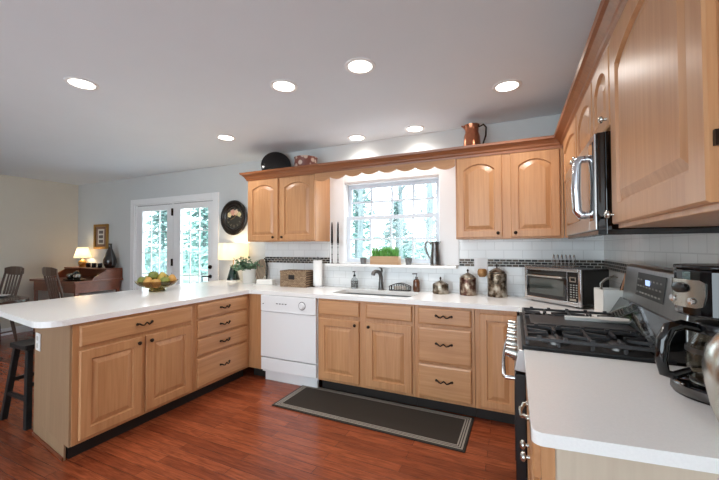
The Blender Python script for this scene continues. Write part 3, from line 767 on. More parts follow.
# wire rack on the oven
wr = thing('wire_rack', 'small silver wire rack with loops standing on the toaster oven', 'rack', (2.905, -.315, .914 + TH), math.radians(-20))
b = MB()
for s in (-.03, .03): b.tube([(-.075, s, .004), (.075, s, .004)], .003, 6)
for k in range(6):
    x = -.07 + .028 * k
    b.tube([(x, -.03, .004), (x, -.028, .06), (x, -.016, .09), (x, 0, .10), (x, .016, .09), (x, .028, .06), (x, .03, .004)], .0028, 6)
b.build('wires', 'chrome', wr, smooth=True)
# utensil crock
uc = thing('utensil_crock', 'white square utensil crock beside the back of the range', 'crock', (3.115, -.815, .914), math.radians(8))
b = MB(); b.box(-.085, .085, -.075, .075, 0, .012)
for q in ((-.085, -.077, -.075, .075), (.077, .085, -.075, .075), (-.077, .077, -.075, -.067), (-.077, .077, .067, .075)): b.box(q[0], q[1], q[2], q[3], .012, .175)
b.build('pot', 'ceramic', uc, bevel=.006)
ut = thing('kitchen_knife', 'broad dark kitchen knife with steel edge leaning in the white crock', 'knife', (3.15, -.80, .928))
b = MB(); b.prism([(-.012, 0), (.012, 0), (.055, .16), (.085, .27), (.04, .285), (.0, .17)], 'xz', -.004, .004); b.build('blade', 'matte_black', ut)
b = MB(); b.prism([(.0125, 0), (.02, 0), (.072, .16), (.105, .27), (.0865, .27), (.0565, .16)], 'xz', -.003, .003); b.build('steel_edge', 'chrome', ut)
ut = thing('wooden_spoon', 'wooden spoon handle rising from the white crock', 'spoon', (3.12, -.83, .928))
MB().tube([(0, 0, 0), (.02, 0, .10), (.045, 0, .20), (.06, 0, .26)], [.009, .010, .012, .014], 10, flat=.7).build('handle', wood('spoon_wood', (150, 96, 60), (186, 128, 86), 'z'), ut, smooth=True)
ut = thing('serving_tongs', 'curled steel tongs hooked over the left side of the white crock', 'tongs', (3.07, -.77, .928))
MB().tube([(.0, 0, 0), (-.01, 0, .10), (-.012, 0, .19), (.01, 0, .215), (.055, 0, .235), (.075, 0, .228)], [.008, .009, .012, .014, .012, .009], 10, flat=.5).build('arms', 'nickel', ut, smooth=True)

# ------------------------------------------------------------------ back counter items
def canister(x, y, r, h, m, lab):
    c = thing('canister', lab, 'canister', (x, y, .914), group='antiqued metal canisters in a row')
    MB().lathe([(0, 0), (r * .96, 0), (r, .006), (r, h * .82), (r * .97, h * .86), (r * .84, h * .885), (0, h * .885)], n=32).build('body', m, c, smooth=True)
    MB().lathe([(r * .80, h * .888), (r * .86, h * .90), (r * .86, h * .93), (r * .70, h * .975), (r * .3, h + .012), (0, h + .02)], n=32).build('lid', 'antique', c, smooth=True)
    MB().lathe([(0, 0), (.006, 0), (.005, .010), (.010, .018), (.008, .026), (.003, .034), (0, .035)], (0, 0, h + .0185), 12).build('knob', 'bronze', c, smooth=True)
canister(1.908, -.135, .074, .105, 'antique', 'smallest antiqued metal canister, short with pointed lid, right of the soap')
canister(2.158, -.140, .074, .185, 'antique_red', 'medium antiqued metal canister with reddish markings, middle of the row')
canister(2.408, -.145, .080, .235, 'antique', 'tallest antiqued metal canister, next to the toaster oven')

# outlet with warmer
ot = thing('wall_outlet', 'white outlet plate on tile between medium and tall canisters', 'outlet', (2.262, -.0092, 1.175))
MB().box(-.06, .06, -.006, 0, -.075, .075).build('plate', 'white', ot, bevel=.003)
wx = thing('wax_warmer', 'small amber plug-in warmer on the wall outlet', 'warmer', (2.277, -.0155, 1.12))
MB().lathe([(0, -.045), (.025, -.043), (.042, -.02), (.043, .005), (.034, .028), (.030, .03), (.026, .028), (0, .022)], (0, -.044, 0), 20).build('cup', mat('amber', (176, 132, 84), .25, .3), wx, smooth=True)
MB().box(-.018, .018, -.012, 0, -.03, .03).build('plug', 'white', wx)

# paper towels
pt = thing('paper_towel_holder', 'chrome paper towel stand left of the sink', 'paper towel holder', (.546, -.125, .914))
MB().lathe([(0, 0), (.08, 0), (.082, .006), (.074, .014), (.03, .018), (0, .018)], n=32).build('base', 'chrome', pt, smooth=True)
b = MB(); b.cyl((0, 0, .017), (0, 0, .315), .007, .007, 12); b.lathe([(0, 0), (.008, 0), (.012, .008), (.010, .018), (0, .022)], (0, 0, .314), 12); b.build('post', 'dark_steel', pt, smooth=True)
pr = tag(MB().lathe([(.02, 0), (.051, 0), (.051, .278), (.02, .278), (.02, 0)], n=32).build('paper_towel_roll', 'paper', smooth=True, loc=(.546, -.125, .9325)), 'white paper towel roll standing on the chrome stand', 'paper towels')
# basket
bk = thing('wicker_basket', 'brown woven rectangular basket with small dark label on the counter', 'basket', (.298, -.165, .914), math.radians(3))
b = MB()
for q in ((-.170, -.158, -.09, .09), (.158, .170, -.09, .09), (-.158, .158, -.09, -.078), (-.158, .158, .078, .09)): b.box(q[0], q[1], q[2], q[3], 0, .17)
b.box(-.158, .158, -.078, .078, 0, .01); b.build('woven_body', 'wicker', bk, bevel=.005)
b = MB()
pts = [(-.165, -.085, .172), (.165, -.085, .172), (.165, .085, .172), (-.165, .085, .172), (-.165, -.085, .172)]
b.tube(pts, .011, 8); b.build('rim', 'wicker', bk, smooth=True)
MB().box(-.055, .02, -.094, -.0905, .085, .135).build('label_plate', 'toe', bk)
# soap bottle
sb_ = thing('soap_bottle', 'clear patterned glass soap bottle with black pump behind the sink', 'soap bottle', (.985, -.095, .914))
MB().lathe([(0, 0), (.036, 0), (.038, .004), (.038, .085), (.034, .10), (.016, .118), (.014, .128)], n=24).build('bottle', 'clear', sb_, smooth=True, solidify=.002)
b = MB()
for k in range(3): b.lathe([(.0385, .022 + k * .024), (.0395, .025 + k * .024), (.0385, .028 + k * .024)], n=24)
for k in range(10):
    a = 2 * PI * k / 10; b.cyl((.0388 * math.cos(a), .0388 * math.sin(a), .01), (.0388 * math.cos(a + .5), .0388 * math.sin(a + .5), .085), .0018, n=6)
b.build('filigree', 'dark_steel', sb_)
b = MB(); b.cyl((0, 0, .1285), (0, 0, .148), .015, .013).cyl((0, 0, .148), (0, 0, .178), .005).box(-.008, .008, -.032, .010, .176, .186); b.build('pump', 'black', sb_, smooth=False)
# brown soap
s2 = thing('soap_dispenser', 'amber brown soap dispenser with dark pump between sponge holder and canister', 'soap dispenser', (1.665, -.10, .914))
MB().lathe([(0, 0), (.033, 0), (.036, .005), (.035, .10), (.028, .118), (.015, .125), (0, .126)], n=24).build('bottle', 'soap', s2, smooth=True)
b = MB(); b.cyl((0, 0, .1265), (0, 0, .146), .014).cyl((0, 0, .146), (0, 0, .176), .0045).cyl((0.008, 0, .178), (-.04, -.01, .176), .006); b.build('pump', 'dark_steel', s2, smooth=True)
# sponge holder
sh = thing('sponge_holder', 'black wire sponge holder arched on top, right of the faucet', 'sponge holder', (1.495, -.10, .914))
b = MB()
arcp = [(-.105, 0, .045)] + [(-.105 + .21 * k / 10, 0, .045 + .03 * math.sin(PI * k / 10)) for k in range(1, 10)] + [(.105, 0, .045)]
for y in (-.03, .03):
    b.tube([(p[0], y, p[2]) for p in arcp], .004, 6).tube([(-.105, y, .006), (.105, y, .006)], .0035, 6)
    for k in range(9): xx = -.10 + .025 * k; b.tube([(xx, y, .006), (xx, y, .045 + .03 * math.sin(PI * (xx + .105) / .21))], .0022, 6)
for xx in (-.105, .105): b.tube([(xx, -.03, .006), (xx, -.03, .045)], .004, 6).tube([(xx, .03, .006), (xx, .03, .045)], .004, 6).tube([(xx, -.03, .045), (xx, .03, .045)], .0035, 6).tube([(xx, -.03, .006), (xx, .03, .006)], .0035, 6)
for k in range(5): b.tube([(-.08 + .04 * k, -.03, .006), (-.08 + .04 * k, .03, .006)], .002, 6)
b.build('wire_frame', 'black', sh)
sg = tag(MB().box(-.06, .06, -.022, .022, 0, .035).build('sponge', mat('sponge', (196, 186, 176), .9, bump=.4, scale=150), bevel=.006, loc=(1.495, -.10, .9245)), 'pale sponge held in the black wire holder', 'sponge')

# sill items
SZ = WZ0 + .0005
def stick(x, lab):
    c = thing('candlestick', lab, 'candlestick', (x, -.075, SZ), group='slender candlesticks on the sill')
    MB().lathe([(0, 0), (.019, 0), (.019, .005), (.008, .012), (.006, .03), (.010, .04), (.006, .05), (.005, .09), (.009, .10), (.005, .11), (.004, .16), (.008, .18), (.004, .20), (.011, .212), (.012, .225), (.009, .2255), (0, .22)], n=16).build('holder', 'pewter', c, smooth=True)
    tag(MB().lathe([(0, 0), (.012, 0), (.012, .02), (.008, .21), (.003, .235), (0, .237)], n=12).build('taper_candle', 'wax', smooth=True, loc=(x, -.075, SZ + .2265)), lab.replace('candlestick', 'candlestick').replace('slender metal candlestick holding a black taper,', 'black taper candle in the candlestick'), 'candle', 'black taper candles on the sill')
stick(.70, 'slender metal candlestick holding a black taper, nearest the wall cabinet')
stick(.775, 'slender metal candlestick holding a black taper, nearest the window glass')
def spot(x, lab):
    c = thing('small_pot', lab, 'pot', (x, -.06, SZ), group='small grey pots on the sill')
    MB().lathe([(0, 0), (.028, 0), (.036, .06), (.037, .068), (.034, .068), (.03, .05), (0, .05)], n=20).build('pot', 'zinc', c, smooth=True)
    b = MB()
    for k in range(10):
        a = random.uniform(0, 6.28); r_ = random.uniform(.004, .022)
        b.tube([(r_ * math.cos(a), r_ * math.sin(a), .0505), (r_ * 1.25 * math.cos(a), r_ * 1.25 * math.sin(a), .072 + random.uniform(0, .01))], [.005, .001], 5)
    b.build('sprouts', 'leaf', c)
spot(1.075, 'small grey pot on the sill, left of the grass planter')
spot(1.575, 'small grey pot on the sill between planter and pitcher')
pl = thing('grass_planter', 'wooden planter box of bright green grass on the window sill', 'planter', (1.325, -.06, SZ))
b = MB(); b.box(-.155, .155, -.045, .045, 0, .01)
for q in ((-.155, -.145, -.045, .045), (.145, .155, -.045, .045), (-.145, .145, -.045, -.036), (-.145, .145, .036, .045)): b.box(q[0], q[1], q[2], q[3], .01, .085)
b.build('box', 'box_wood', pl, bevel=.002)
MB().box(-.144, .144, -.035, .035, .0105, .075).build('soil', 'toe', pl)
b = MB()
for k in range(620):
    x, y = random.uniform(-.14, .14), random.uniform(-.033, .033); a = random.uniform(0, 6.28); l = random.uniform(.07, .125); s = random.uniform(0, .05)
    dx, dy = math.cos(a), math.sin(a); w = .0022; px, py = -dy * w, dx * w
    p0, p1, p2 = (x, y, .074), (x + dx * s * .35, y + dy * s * .35, .074 + l * .6), (x + dx * s, y + dy * s, .074 + l)
    v = [b.bm.verts.new(q) for q in ((p0[0] - px, p0[1] - py, p0[2]), (p0[0] + px, p0[1] + py, p0[2]), (p1[0] + px, p1[1] + py, p1[2]), (p1[0] - px, p1[1] - py, p1[2]), p2)]
    b.bm.faces.new(v[:4]); b.bm.faces.new((v[3], v[2], v[4]))
g = b.build('grass', 'grass', pl); tag(g, kind='stuff')
pi = thing('pewter_pitcher', 'tall tapered pewter pitcher at the right end of the window sill', 'pitcher', (1.845, -.062, SZ))
MB().lathe([(0, 0), (.05, 0), (.052, .006), (.048, .012), (.050, .03), (.046, .10), (.038, .17), (.037, .20), (.043, .232), (.040, .232), (.034, .20), (.034, .17), (.04, .1), (.045, .02), (0, .015)], n=28).build('body', 'pewter', pi, smooth=True)
MB().tube([(-.037, 0, .205), (-.065, 0, .235), (-.092, 0, .225), (-.098, 0, .18), (-.085, 0, .13), (-.063, 0, .085), (-.044, 0, .06)], [.009, .010, .011, .011, .010, .009, .008], 8).build('handle', 'pewter', pi, smooth=True)
MB().prism([(.036, .20), (.058, .238), (.04, .232)], 'xz', -.012, .012).build('spout', 'pewter', pi)

# lamp, plant, easel, butter dish at the left corner
lp = thing('counter_lamp', 'lit lamp with wide drum shade on green cone base by the wall clock', 'lamp', (-.81, -.01, .914))
MB().lathe([(0, 0), (.088, 0), (.088, .015), (.083, .02), (0, .02)], n=28).build('foot', 'ceramic', lp, smooth=True)
MB().lathe([(.082, .0205), (.082, .03), (.035, .20), (.026, .215), (.014, .225), (0, .226)], n=28).build('cone_base', 'green_glass', lp, smooth=True)
MB().cyl((0, 0, .225), (0, 0, .40), .006).build('stem', 'gold', lp)
MB().lathe([(.190, .285), (.185, .50)], n=40).build('lamp_shade', 'shade', lp, smooth=True, solidify=.002)
def bulb(parent, loc, e, col=(1, .80, .55), r=.03):
    L = bpy.data.lights.new('bulb', 'POINT'); L.energy = e; L.color = col; L.shadow_soft_size = r
    o = bpy.data.objects.new('bulb', L); COL.objects.link(o); o.parent = parent; o.location = loc
bulb(lp, (0, 0, .43), 3.6)
pp = thing('potted_plant', 'leafy green plant in a white cylindrical pot beside the counter lamp', 'plant', (-.49, -.06, .914))
MB().lathe([(0, 0), (.082, 0), (.087, .006), (.094, .170), (.095, .178), (.088, .178), (.086, .15), (0, .148)], n=30).build('pot', 'ceramic', pp, smooth=True)
MB().lathe([(.0, 0), (.086, 0), (.0, .012)], (0, 0, .1485), 24).build('soil', 'toe', pp)
b = MB(); bs = MB()
for k in range(62):
    a = random.uniform(0, 6.28); L = random.uniform(.12, .25); el = random.uniform(.25, 1.25)
    d = Vector((math.cos(a) * math.cos(el), math.sin(a) * math.cos(el), math.sin(el)))
    if d.y > 0: d.y *= .2
    p0 = Vector((math.cos(a) * .03, math.sin(a) * .03, .155)); pts = [p0 + d * L * u - Vector((0, 0, .05 * u * u)) for u in (0, .35, .7, 1)]
    bs.tube(pts, [.002, .0018, .0014, .001], 5)
    for u in (.3, .45, .6, .72, .84, .93, 1):
        c = p0 + d * L * u - Vector((0, 0, .05 * u * u))
        for s in range(2):
            ld = (Vector((random.uniform(-1, 1), random.uniform(-1, 1), random.uniform(-.3, .8)))).normalized(); sd = ld.cross(Vector((random.uniform(-1, 1), random.uniform(-1, 1), random.uniform(-1, 1)))).normalized()
            l = random.uniform(.026, .044); w = l * .32
            v = [b.bm.verts.new(q) for q in (c, c + ld * l * .5 + sd * w, c + ld * l, c + ld * l * .5 - sd * w)]
            b.bm.faces.new(v)
bs.build('stems', 'leaf', pp); tag(b.build('leaves', 'leaf', pp), kind='stuff')
es = thing('wire_easel', 'black wire easel stand behind the white butter dish', 'easel', (-.285, -.075, .914))
b = MB()
for s in (-1, 1): b.tube([(s * .06, -.03, .045), (s * .06, -.035, .004), (s * .06, .02, .004), (s * .055, .045, .20), (0, .05, .31)], .004, 6)
b.tube([(-.06, -.033, .02), (.06, -.033, .02)], .004, 6).tube([(-.058, .03, .10), (.058, .03, .10)], .004, 6)
b.tube([(.09, -.02, .0), (.09, -.02, .30)], .004, 6).tube([(.09, -.02, .004), (.06, -.02, .004)], .004, 6)
b.build('wire_frame', 'black', es)
tr = thing('woven_tray', 'brown striped oval woven tray leaning on the wire easel', 'tray', (-.285, -.081, .924))
def stripes(name):
    m = bpy.data.materials.new(name); m.use_nodes = True; nt = m.node_tree; bb = nt.nodes['Principled BSDF']
    tc = nt.nodes.new('ShaderNodeTexCoord'); w = nt.nodes.new('ShaderNodeTexWave'); w.inputs['Scale'].default_value = 16; w.inputs['Distortion'].default_value = 2.0; w.bands_direction = 'X'
    r = nt.nodes.new('ShaderNodeValToRGB'); r.color_ramp.elements[0].color = (*s2l((78, 60, 46)), 1); r.color_ramp.elements[1].color = (*s2l((184, 164, 140)), 1)
    nt.links.new(tc.outputs['Object'], w.inputs['Vector']); nt.links.new(w.outputs['Fac'], r.inputs[0]); nt.links.new(r.outputs[0], bb.inputs['Base Color']); bb.inputs['Roughness'].default_value = .6
    return m
mt = Matrix.Rotation(math.radians(78), 3, 'X')
MB().lathe([(0, 0), (.6, 0), (.9, .06), (1, .16), (.96, .18), (.86, .09), (.6, .04), (0, .03)], (0, 0, .150), 28, mt @ Matrix.Diagonal((.075, .14, .10)), 1, 1).build('weave', stripes('weave_stripes'), tr, smooth=True)
bd = thing('butter_dish', 'white covered butter dish on the counter at the inner corner', 'butter dish', (-.10, -.225, .914), math.radians(12))
MB().box(-.125, .125, -.06, .06, 0, .012).build('tray', 'ceramic', bd, bevel=.005)
MB().prism([(-.105, .0125), (.105, .0125), (.102, .06), (.09, .073), (-.09, .073), (-.102, .06)], 'xz', -.04, .04).build('cover', 'ceramic', bd, bevel=.008)

# wall clock
ck = thing('wall_clock', 'round dark wall clock with floral face beside the left wall cabinet', 'clock', (-.945, YD - .0005, 1.765))
mt = Matrix.Rotation(PI / 2, 3, 'X')
MB().lathe([(.215, 0), (.235, .01), (.24, .025), (.225, .038), (.20, .040), (.19, .030), (.175, .034), (.165, .024), (.150, .018)], n=48, mtx=mt).build('frame', mat('clock_frame', (40, 34, 30), .3, .3), ck, smooth=True)
fc_ = MB().lathe([(0, .012), (.149, .012), (.149, .004), (0, .004)], n=40, mtx=mt).build('dial', mat('clock_dial', (52, 50, 44), .5, var=.2, scale=16), ck)
for k in range(12):
    a = 2 * PI * k / 12
    MB().box(-.005, .005, -.003, 0, -.016, .016).build('numeral', mat('num', (120, 116, 104), .5) if k == 0 else bpy.data.materials['num'], fc_, loc=(.115 * math.sin(a), -.0125, .115 * math.cos(a)), rot=(0, a, 0))
fl = [((-.085, .045), (224, 206, 160), .040), ((-.025, .075), (216, 160, 140), .046), ((.035, .072), (232, 200, 170), .044), ((.09, .045), (214, 206, 160), .036)]
for (fx, fz), c_, r_ in fl:
    b = MB()
    for k in range(5):
        a = 2 * PI * k / 5; b.lathe([(0, 0), (r_ * .5, 0), (r_ * .4, .003), (0, .004)], (fx + r_ * .5 * math.cos(a), -.0125, fz + r_ * .5 * math.sin(a)), 12, mt)
    b.build('painted_flower', mat('petal', c_, .5), fc_)
for a, l in ((.9, .09), (-2.0, .065)):
    MB().box(-.003, .003, -.002, 0, -.01, l).build('hand', 'gold', fc_, loc=(0, -.0168, 0), rot=(0, a, 0))

# items on top of the cabinets
p_ = thing('black_platter', 'round black platter standing on top of the left wall cabinet', 'platter', (.02, -.19, UZ1 + .001), math.radians(36))
mt = Matrix.Rotation(math.radians(80), 3, 'X')
MB().lathe([(0, .030), (.08, .028), (.15, .012), (.172, 0), (.168, -.006), (.1, .005), (0, .012)], (0, 0, .172), 40, mt).build('disc', 'gloss_black', p_, smooth=True)
MB().box(-.05, .05, .035, .085, 0, .02).build('stand', 'black', p_)
def spots(name):
    m = bpy.data.materials.new(name); m.use_nodes = True; nt = m.node_tree; bb = nt.nodes['Principled BSDF']
    tc = nt.nodes.new('ShaderNodeTexCoord'); w = nt.nodes.new('ShaderNodeTexVoronoi'); w.inputs['Scale'].default_value = 17
    r = nt.nodes.new('ShaderNodeValToRGB'); r.color_ramp.elements[0].position = .35; r.color_ramp.elements[0].color = (*s2l((214, 188, 170)), 1); r.color_ramp.elements[1].position = .5; r.color_ramp.elements[1].color = (*s2l((126, 70, 58)), 1)
    nt.links.new(tc.outputs['Object'], w.inputs['Vector']); nt.links.new(w.outputs['Distance'], r.inputs[0]); nt.links.new(r.outputs[0], bb.inputs['Base Color']); bb.inputs['Roughness'].default_value = .5
    return m
hb = thing('patterned_bowl', 'red and cream patterned round bowl on top of the left wall cabinet', 'bowl', (.425, -.18, UZ1 + .001))
MB().lathe([(0, 0), (.12, 0), (.125, .01), (.128, .20), (.132, .215), (.126, .215), (.120, .03), (0, .02)], n=32).build('bowl', spots('bowl_pattern'), hb, smooth=True)
cpp = thing('copper_pitcher', 'copper pitcher with handle on top of the right wall cabinet', 'pitcher', (2.215, -.215, UZ1 + .001))
MB().lathe([(0, 0), (.075, 0), (.078, .008), (.074, .015), (.076, .12), (.070, .20), (.058, .24), (.060, .27), (.068, .305), (.064, .305), (.054, .27), (.05, .24), (0, .22)], n=32).build('body', 'copper', cpp, smooth=True)
MB().tube([(.062, 0, .285), (.10, 0, .30), (.122, 0, .27), (.118, 0, .20), (.095, 0, .13), (.074, 0, .09)], [.007, .008, .008, .008, .007, .006], 8).build('handle', 'bronze', cpp, smooth=True)
MB().prism([(-.058, .27), (-.092, .31), (-.06, .304)], 'xz', -.016, .016).build('spout', 'copper', cpp)
dk = thing('dark_basket', 'dark brown basket behind the crown moulding at the corner by the ceiling', 'basket', (3.06, -.50, UZ1 + .001))
MB().lathe([(0, 0), (.10, 0), (.12, .02), (.14, .17), (.145, .18), (.135, .18), (.12, .04), (0, .03)], n=28).build('woven_body', mat('dark_basket', (44, 30, 26), .6, bump=.5, scale=80), dk, smooth=True)

# peninsula outlet
oe = thing('end_outlet', 'white outlet plate on the tan end panel of the peninsula', 'outlet', (-.565, -2.1242, .685), math.radians(-8.2))
MB().box(-.045, .045, -.006, 0, -.062, .062).build('plate', 'white', oe, bevel=.003)
for z in (-.026, .026): MB().box(-.018, .018, -.0085, -.0062, z - .016, z + .016).build('socket', 'ceramic', oe, bevel=.002)

# fruit bowl
fb = thing('fruit_bowl', 'footed amber glass bowl of fruit on the peninsula counter', 'bowl', (-.79, -1.075, .914))
MB().lathe([(0, 0), (.072, 0), (.075, .004), (.070, .022), (.055, .028), (.10, .038), (.155, .062), (.185, .092), (.195, .108)], n=40).build('bowl', 'bowl', fb, smooth=True, solidify=.004)
fruits = [(-.12, -.04, .135, 'green', 'apple'), (-.055, -.085, .125, 'orange', 'pear'), (.02, -.10, .115, 'orange', 'peach'), (.09, -.065, .13, 'green', 'apple'), (.135, .01, .14, 'orange', 'pear'), (-.035, .0, .185, 'green', 'apple'), (.045, .01, .165, 'yellow', 'pear'), (-.10, .06, .14, 'yellow', 'apple'), (.05, .09, .14, 'green', 'pear'), (0, .02, .118, 'yellow', 'apple')]
M['green'] = mat('fruit_green', (126, 134, 62), .4, var=.25, scale=14)
M['orange'] = mat('fruit_orange', (204, 156, 84), .4, var=.2, scale=12)
M['yellow'] = mat('fruit_yellow', (188, 164, 78), .4, var=.2, scale=12)
flab = ['green apple at the left rim of the glass bowl', 'large orange-yellow pear at the left front of the glass bowl', 'peach-coloured fruit low at the front centre of the bowl', 'green apple at the right front of the glass bowl', 'orange pear at the right rim of the glass bowl', 'green apple on top of the fruit heap', 'yellow pear right of the topmost green apple', 'yellow apple at the back left of the bowl', 'green pear at the back right of the bowl', 'yellow apple at the bottom of the fruit heap']
rv = Vector((.78, .62, 0)); fv = Vector((-.62, .78, 0))   # bowl laid out across the view
for (fx, fy, fz, m_, kd), lb in zip(fruits, flab):
    p = rv * fx + fv * fy
    f = thing(kd, lb, 'fruit', (-.79 + p.x, -1.075 + p.y, .914 + fz - .072), random.uniform(0, 6), 'fruit in the glass bowl')
    r_ = .047
    MB().lathe([(0, .006), (.02, 0), (.040, .015), (.048, .042), (.042, .070), (.024, .086), (.006, .082), (0, .078)] if kd != 'pear' else [(0, .004), (.02, 0), (.042, .018), (.047, .04), (.038, .065), (.024, .088), (.012, .098), (0, .10)], n=20).build('flesh', m_, f, smooth=True)
    MB().tube([(0, 0, .08 if kd != 'pear' else .098), (.004, 0, .10 if kd != 'pear' else .115)], .002, 6).build('stem', 'toe', f)

# rug
def rug_mat():
    m = bpy.data.materials.new('rug_weave'); m.use_nodes = True; nt = m.node_tree; bb = nt.nodes['Principled BSDF']
    tc = nt.nodes.new('ShaderNodeTexCoord'); sp = nt.nodes.new('ShaderNodeSeparateXYZ'); nt.links.new(tc.outputs['Object'], sp.inputs[0])
    def math_(op, a, b=None):
        n = nt.nodes.new('ShaderNodeMath'); n.operation = op
        for i, v in enumerate((a, b)):
            if v is None: continue
            if isinstance(v, (int, float)): n.inputs[i].default_value = v
            else: nt.links.new(v, n.inputs[i])
        return n.outputs[0]
    dx = math_('SUBTRACT', .80, math_('ABSOLUTE', sp.outputs[0])); dy = math_('SUBTRACT', .25, math_('ABSOLUTE', sp.outputs[1]))
    d = math_('MINIMUM', dx, dy)
    r = nt.nodes.new('ShaderNodeValToRGB'); r.color_ramp.interpolation = 'CONSTANT'
    dk_, lt = (*s2l((58, 50, 42)), 1), (*s2l((150, 140, 126)), 1)
    stops = [(0, dk_), (.018, lt), (.030, dk_), (.036, lt), (.046, dk_), (.052, lt), (.062, dk_)]
    e = r.color_ramp.elements
    e[0].position = 0; e[0].color = dk_; e[1].position = .62; e[1].color = dk_
    for p_, c_ in stops[1:-1]:
        x = e.new(p_ * 10); x.color = c_
    nt.links.new(math_('MULTIPLY', d, 10.0), r.inputs[0])
    n = nt.nodes.new('ShaderNodeTexNoise'); n.inputs['Scale'].default_value = 220; nt.links.new(tc.outputs['Object'], n.inputs['Vector'])
    mx = nt.nodes.new('ShaderNodeMix'); mx.data_type = 'RGBA'; mx.blend_type = 'OVERLAY'; mx.inputs['Factor'].default_value = .5
    nt.links.new(r.outputs[0], mx.inputs[6]); nt.links.new(n.outputs['Color'], mx.inputs[7])
    hs = nt.nodes.new('ShaderNodeHueSaturation'); hs.inputs['Saturation'].default_value = .7; nt.links.new(mx.outputs[2], hs.inputs['Color'])
    nt.links.new(hs.outputs[0], bb.inputs['Base Color']); bb.inputs['Roughness'].default_value = .95; bb.inputs['Specular IOR Level'].default_value = .1
    return m
tag(MB().box(-.80, .80, -.25, .25, 0, .009).build('kitchen_rug', rug_mat(), bevel=.003, loc=(1.445, -.803, .0005), rot=(0, 0, math.radians(-1.0))), 'dark brown runner rug with striped pale border on the floor by the sink', 'rug')

# bar stool
st = thing('bar_stool', 'black wooden saddle bar stool tucked under the peninsula overhang', 'stool', (-.975, -1.885, 0))
b = MB(); nn = 8; poly = []
for k in range(nn + 1): u = k / nn; poly.append((-.125 + .25 * u, .60 + .0 + .012 * (2 * u - 1) ** 2))
poly += [(.125, .572), (-.125, .572)]
b.prism(poly, 'xz', -.20, .20); b.build('seat', 'matte_black', st, bevel=.008)
legs = {}
for sx in (-1, 1):
    for sy in (-1, 1):
        a, c = Vector((sx * .095, sy * .165, .5715)), Vector((sx * .185, sy * .205, 0)); legs[(sx, sy)] = (a, c)
        b = MB(); u = .019
        q = [(-u, -u), (u, -u), (u, u), (-u, u)]
        A = [b.bm.verts.new(a + Vector((x, y, 0))) for x, y in q]; B = [b.bm.verts.new(c + Vector((x, y, 0))) for x, y in q]
        b.bm.faces.new(A); b.bm.faces.new(B[::-1])
        for k in range(4): b.bm.faces.new((A[k], A[(k + 1) % 4], B[(k + 1) % 4], B[k]))
        b.build('leg', 'matte_black', st, bevel=.003)
def lerp(k, t): a, c = legs[k]; return a + (c - a) * t
for k0, k1, t_ in (((-1, -1), (1, -1), .66), ((-1, 1), (1, 1), .66), ((-1, -1), (-1, 1), .48), ((1, -1), (1, 1), .48)):
    b = MB(); p, q = lerp(k0, t_), lerp(k1, t_); d = (q - p).normalized() * .021; bar(b, p + d, q - d, .022, .028); b.build('stretcher', 'matte_black', st)

# ------------------------------------------------------------------ dining area
dk_ = thing('writing_desk', 'reddish wooden desk with raised gallery shelf against the dining wall', 'desk', (-3.98, YD - .01, 0))
MB().box(-.66, .62, -.70, -.005, .825, .86).build('top', 'cherry', dk_, bevel=.004)
MB().box(-.62, .58, -.66, -.03, .68, .8245).build('apron', 'cherry', dk_)
MB().box(-.30, .30, -.666, -.6605, .705, .80).build('drawer', 'cherry', dk_, bevel=.003)
for sx in (-.62, .535):
    for sy in (-.66, -.075): MB().box(sx, sx + .045, sy, sy + .045, 0, .6795).build('leg', 'cherry', dk_, bevel=.004)
MB().box(-.60, .60, -.26, -.005, 1.005, 1.03).build('gallery_shelf', 'cherry', dk_, bevel=.004)
MB().box(-.575, .575, -.03, -.006, .8605, 1.0045).build('gallery_back', 'cherry', dk_)
for xa in (-.60, .576): MB().prism([(-.24, 1.0045), (-.0065, 1.0045), (-.0065, .8605), (-.46, .8605), (-.42, .90)], 'yz', xa, xa + .024).build('gallery_side', 'cherry', dk_)
dz = 1.0305; DY = YD - .14
dlamp = thing('table_lamp', 'small lit table lamp with pleated white shade on the desk gallery', 'lamp', (-4.28, DY, dz))
MB().lathe([(0, 0), (.05, 0), (.055, .01), (.04, .02), (.065, .06), (.06, .095), (.03, .12), (.015, .135), (0, .136)], n=24).build('base', 'gold', dlamp, smooth=True)
MB().cyl((0, 0, .135), (0, 0, .26), .005).build('stem', 'gold', dlamp)
MB().lathe([(.125, .16), (.075, .34)], n=32).build('lamp_shade', 'shade', dlamp, smooth=True, solidify=.002)
bulb(dlamp, (0, 0, .23), 2.6)
for k, lb in enumerate(('left dark votive cup on the desk gallery shelf', 'middle dark votive cup on the desk gallery shelf', 'right dark votive cup on the desk gallery shelf, nearest the vase')):
    tag(MB().lathe([(0, 0), (.032, 0), (.035, .004), (.036, .075), (.031, .075), (.03, .02), (0, .015)], n=20).build('votive_cup', 'black', smooth=True, loc=(-4.07 + .165 * k, DY - .02, dz)), lb, 'candle holder', 'votive cups on the desk')
tag(MB().lathe([(0, 0), (.06, 0), (.07, .01), (.096, .09), (.092, .14), (.062, .23), (.03, .32), (.025, .38), (.03, .40), (.022, .40), (.015, .36), (0, .34)], n=32).build('vase', mat('dark_vase', (38, 26, 22), .12, coat=.6), smooth=True, loc=(-3.50, DY, dz)), 'tall dark brown teardrop vase at the right end of the desk', 'vase')
ds = thing('tea_set', 'dark tray of silver and black cups on the left of the desk', 'tray', (-3.66, YD - .56, .8605))
MB().lathe([(0, 0), (.16, 0), (.19, .02), (.18, .02), (.15, .008), (0, .008)], n=28, sx=1.2, sy=.6).build('tray', 'black', ds, smooth=True)
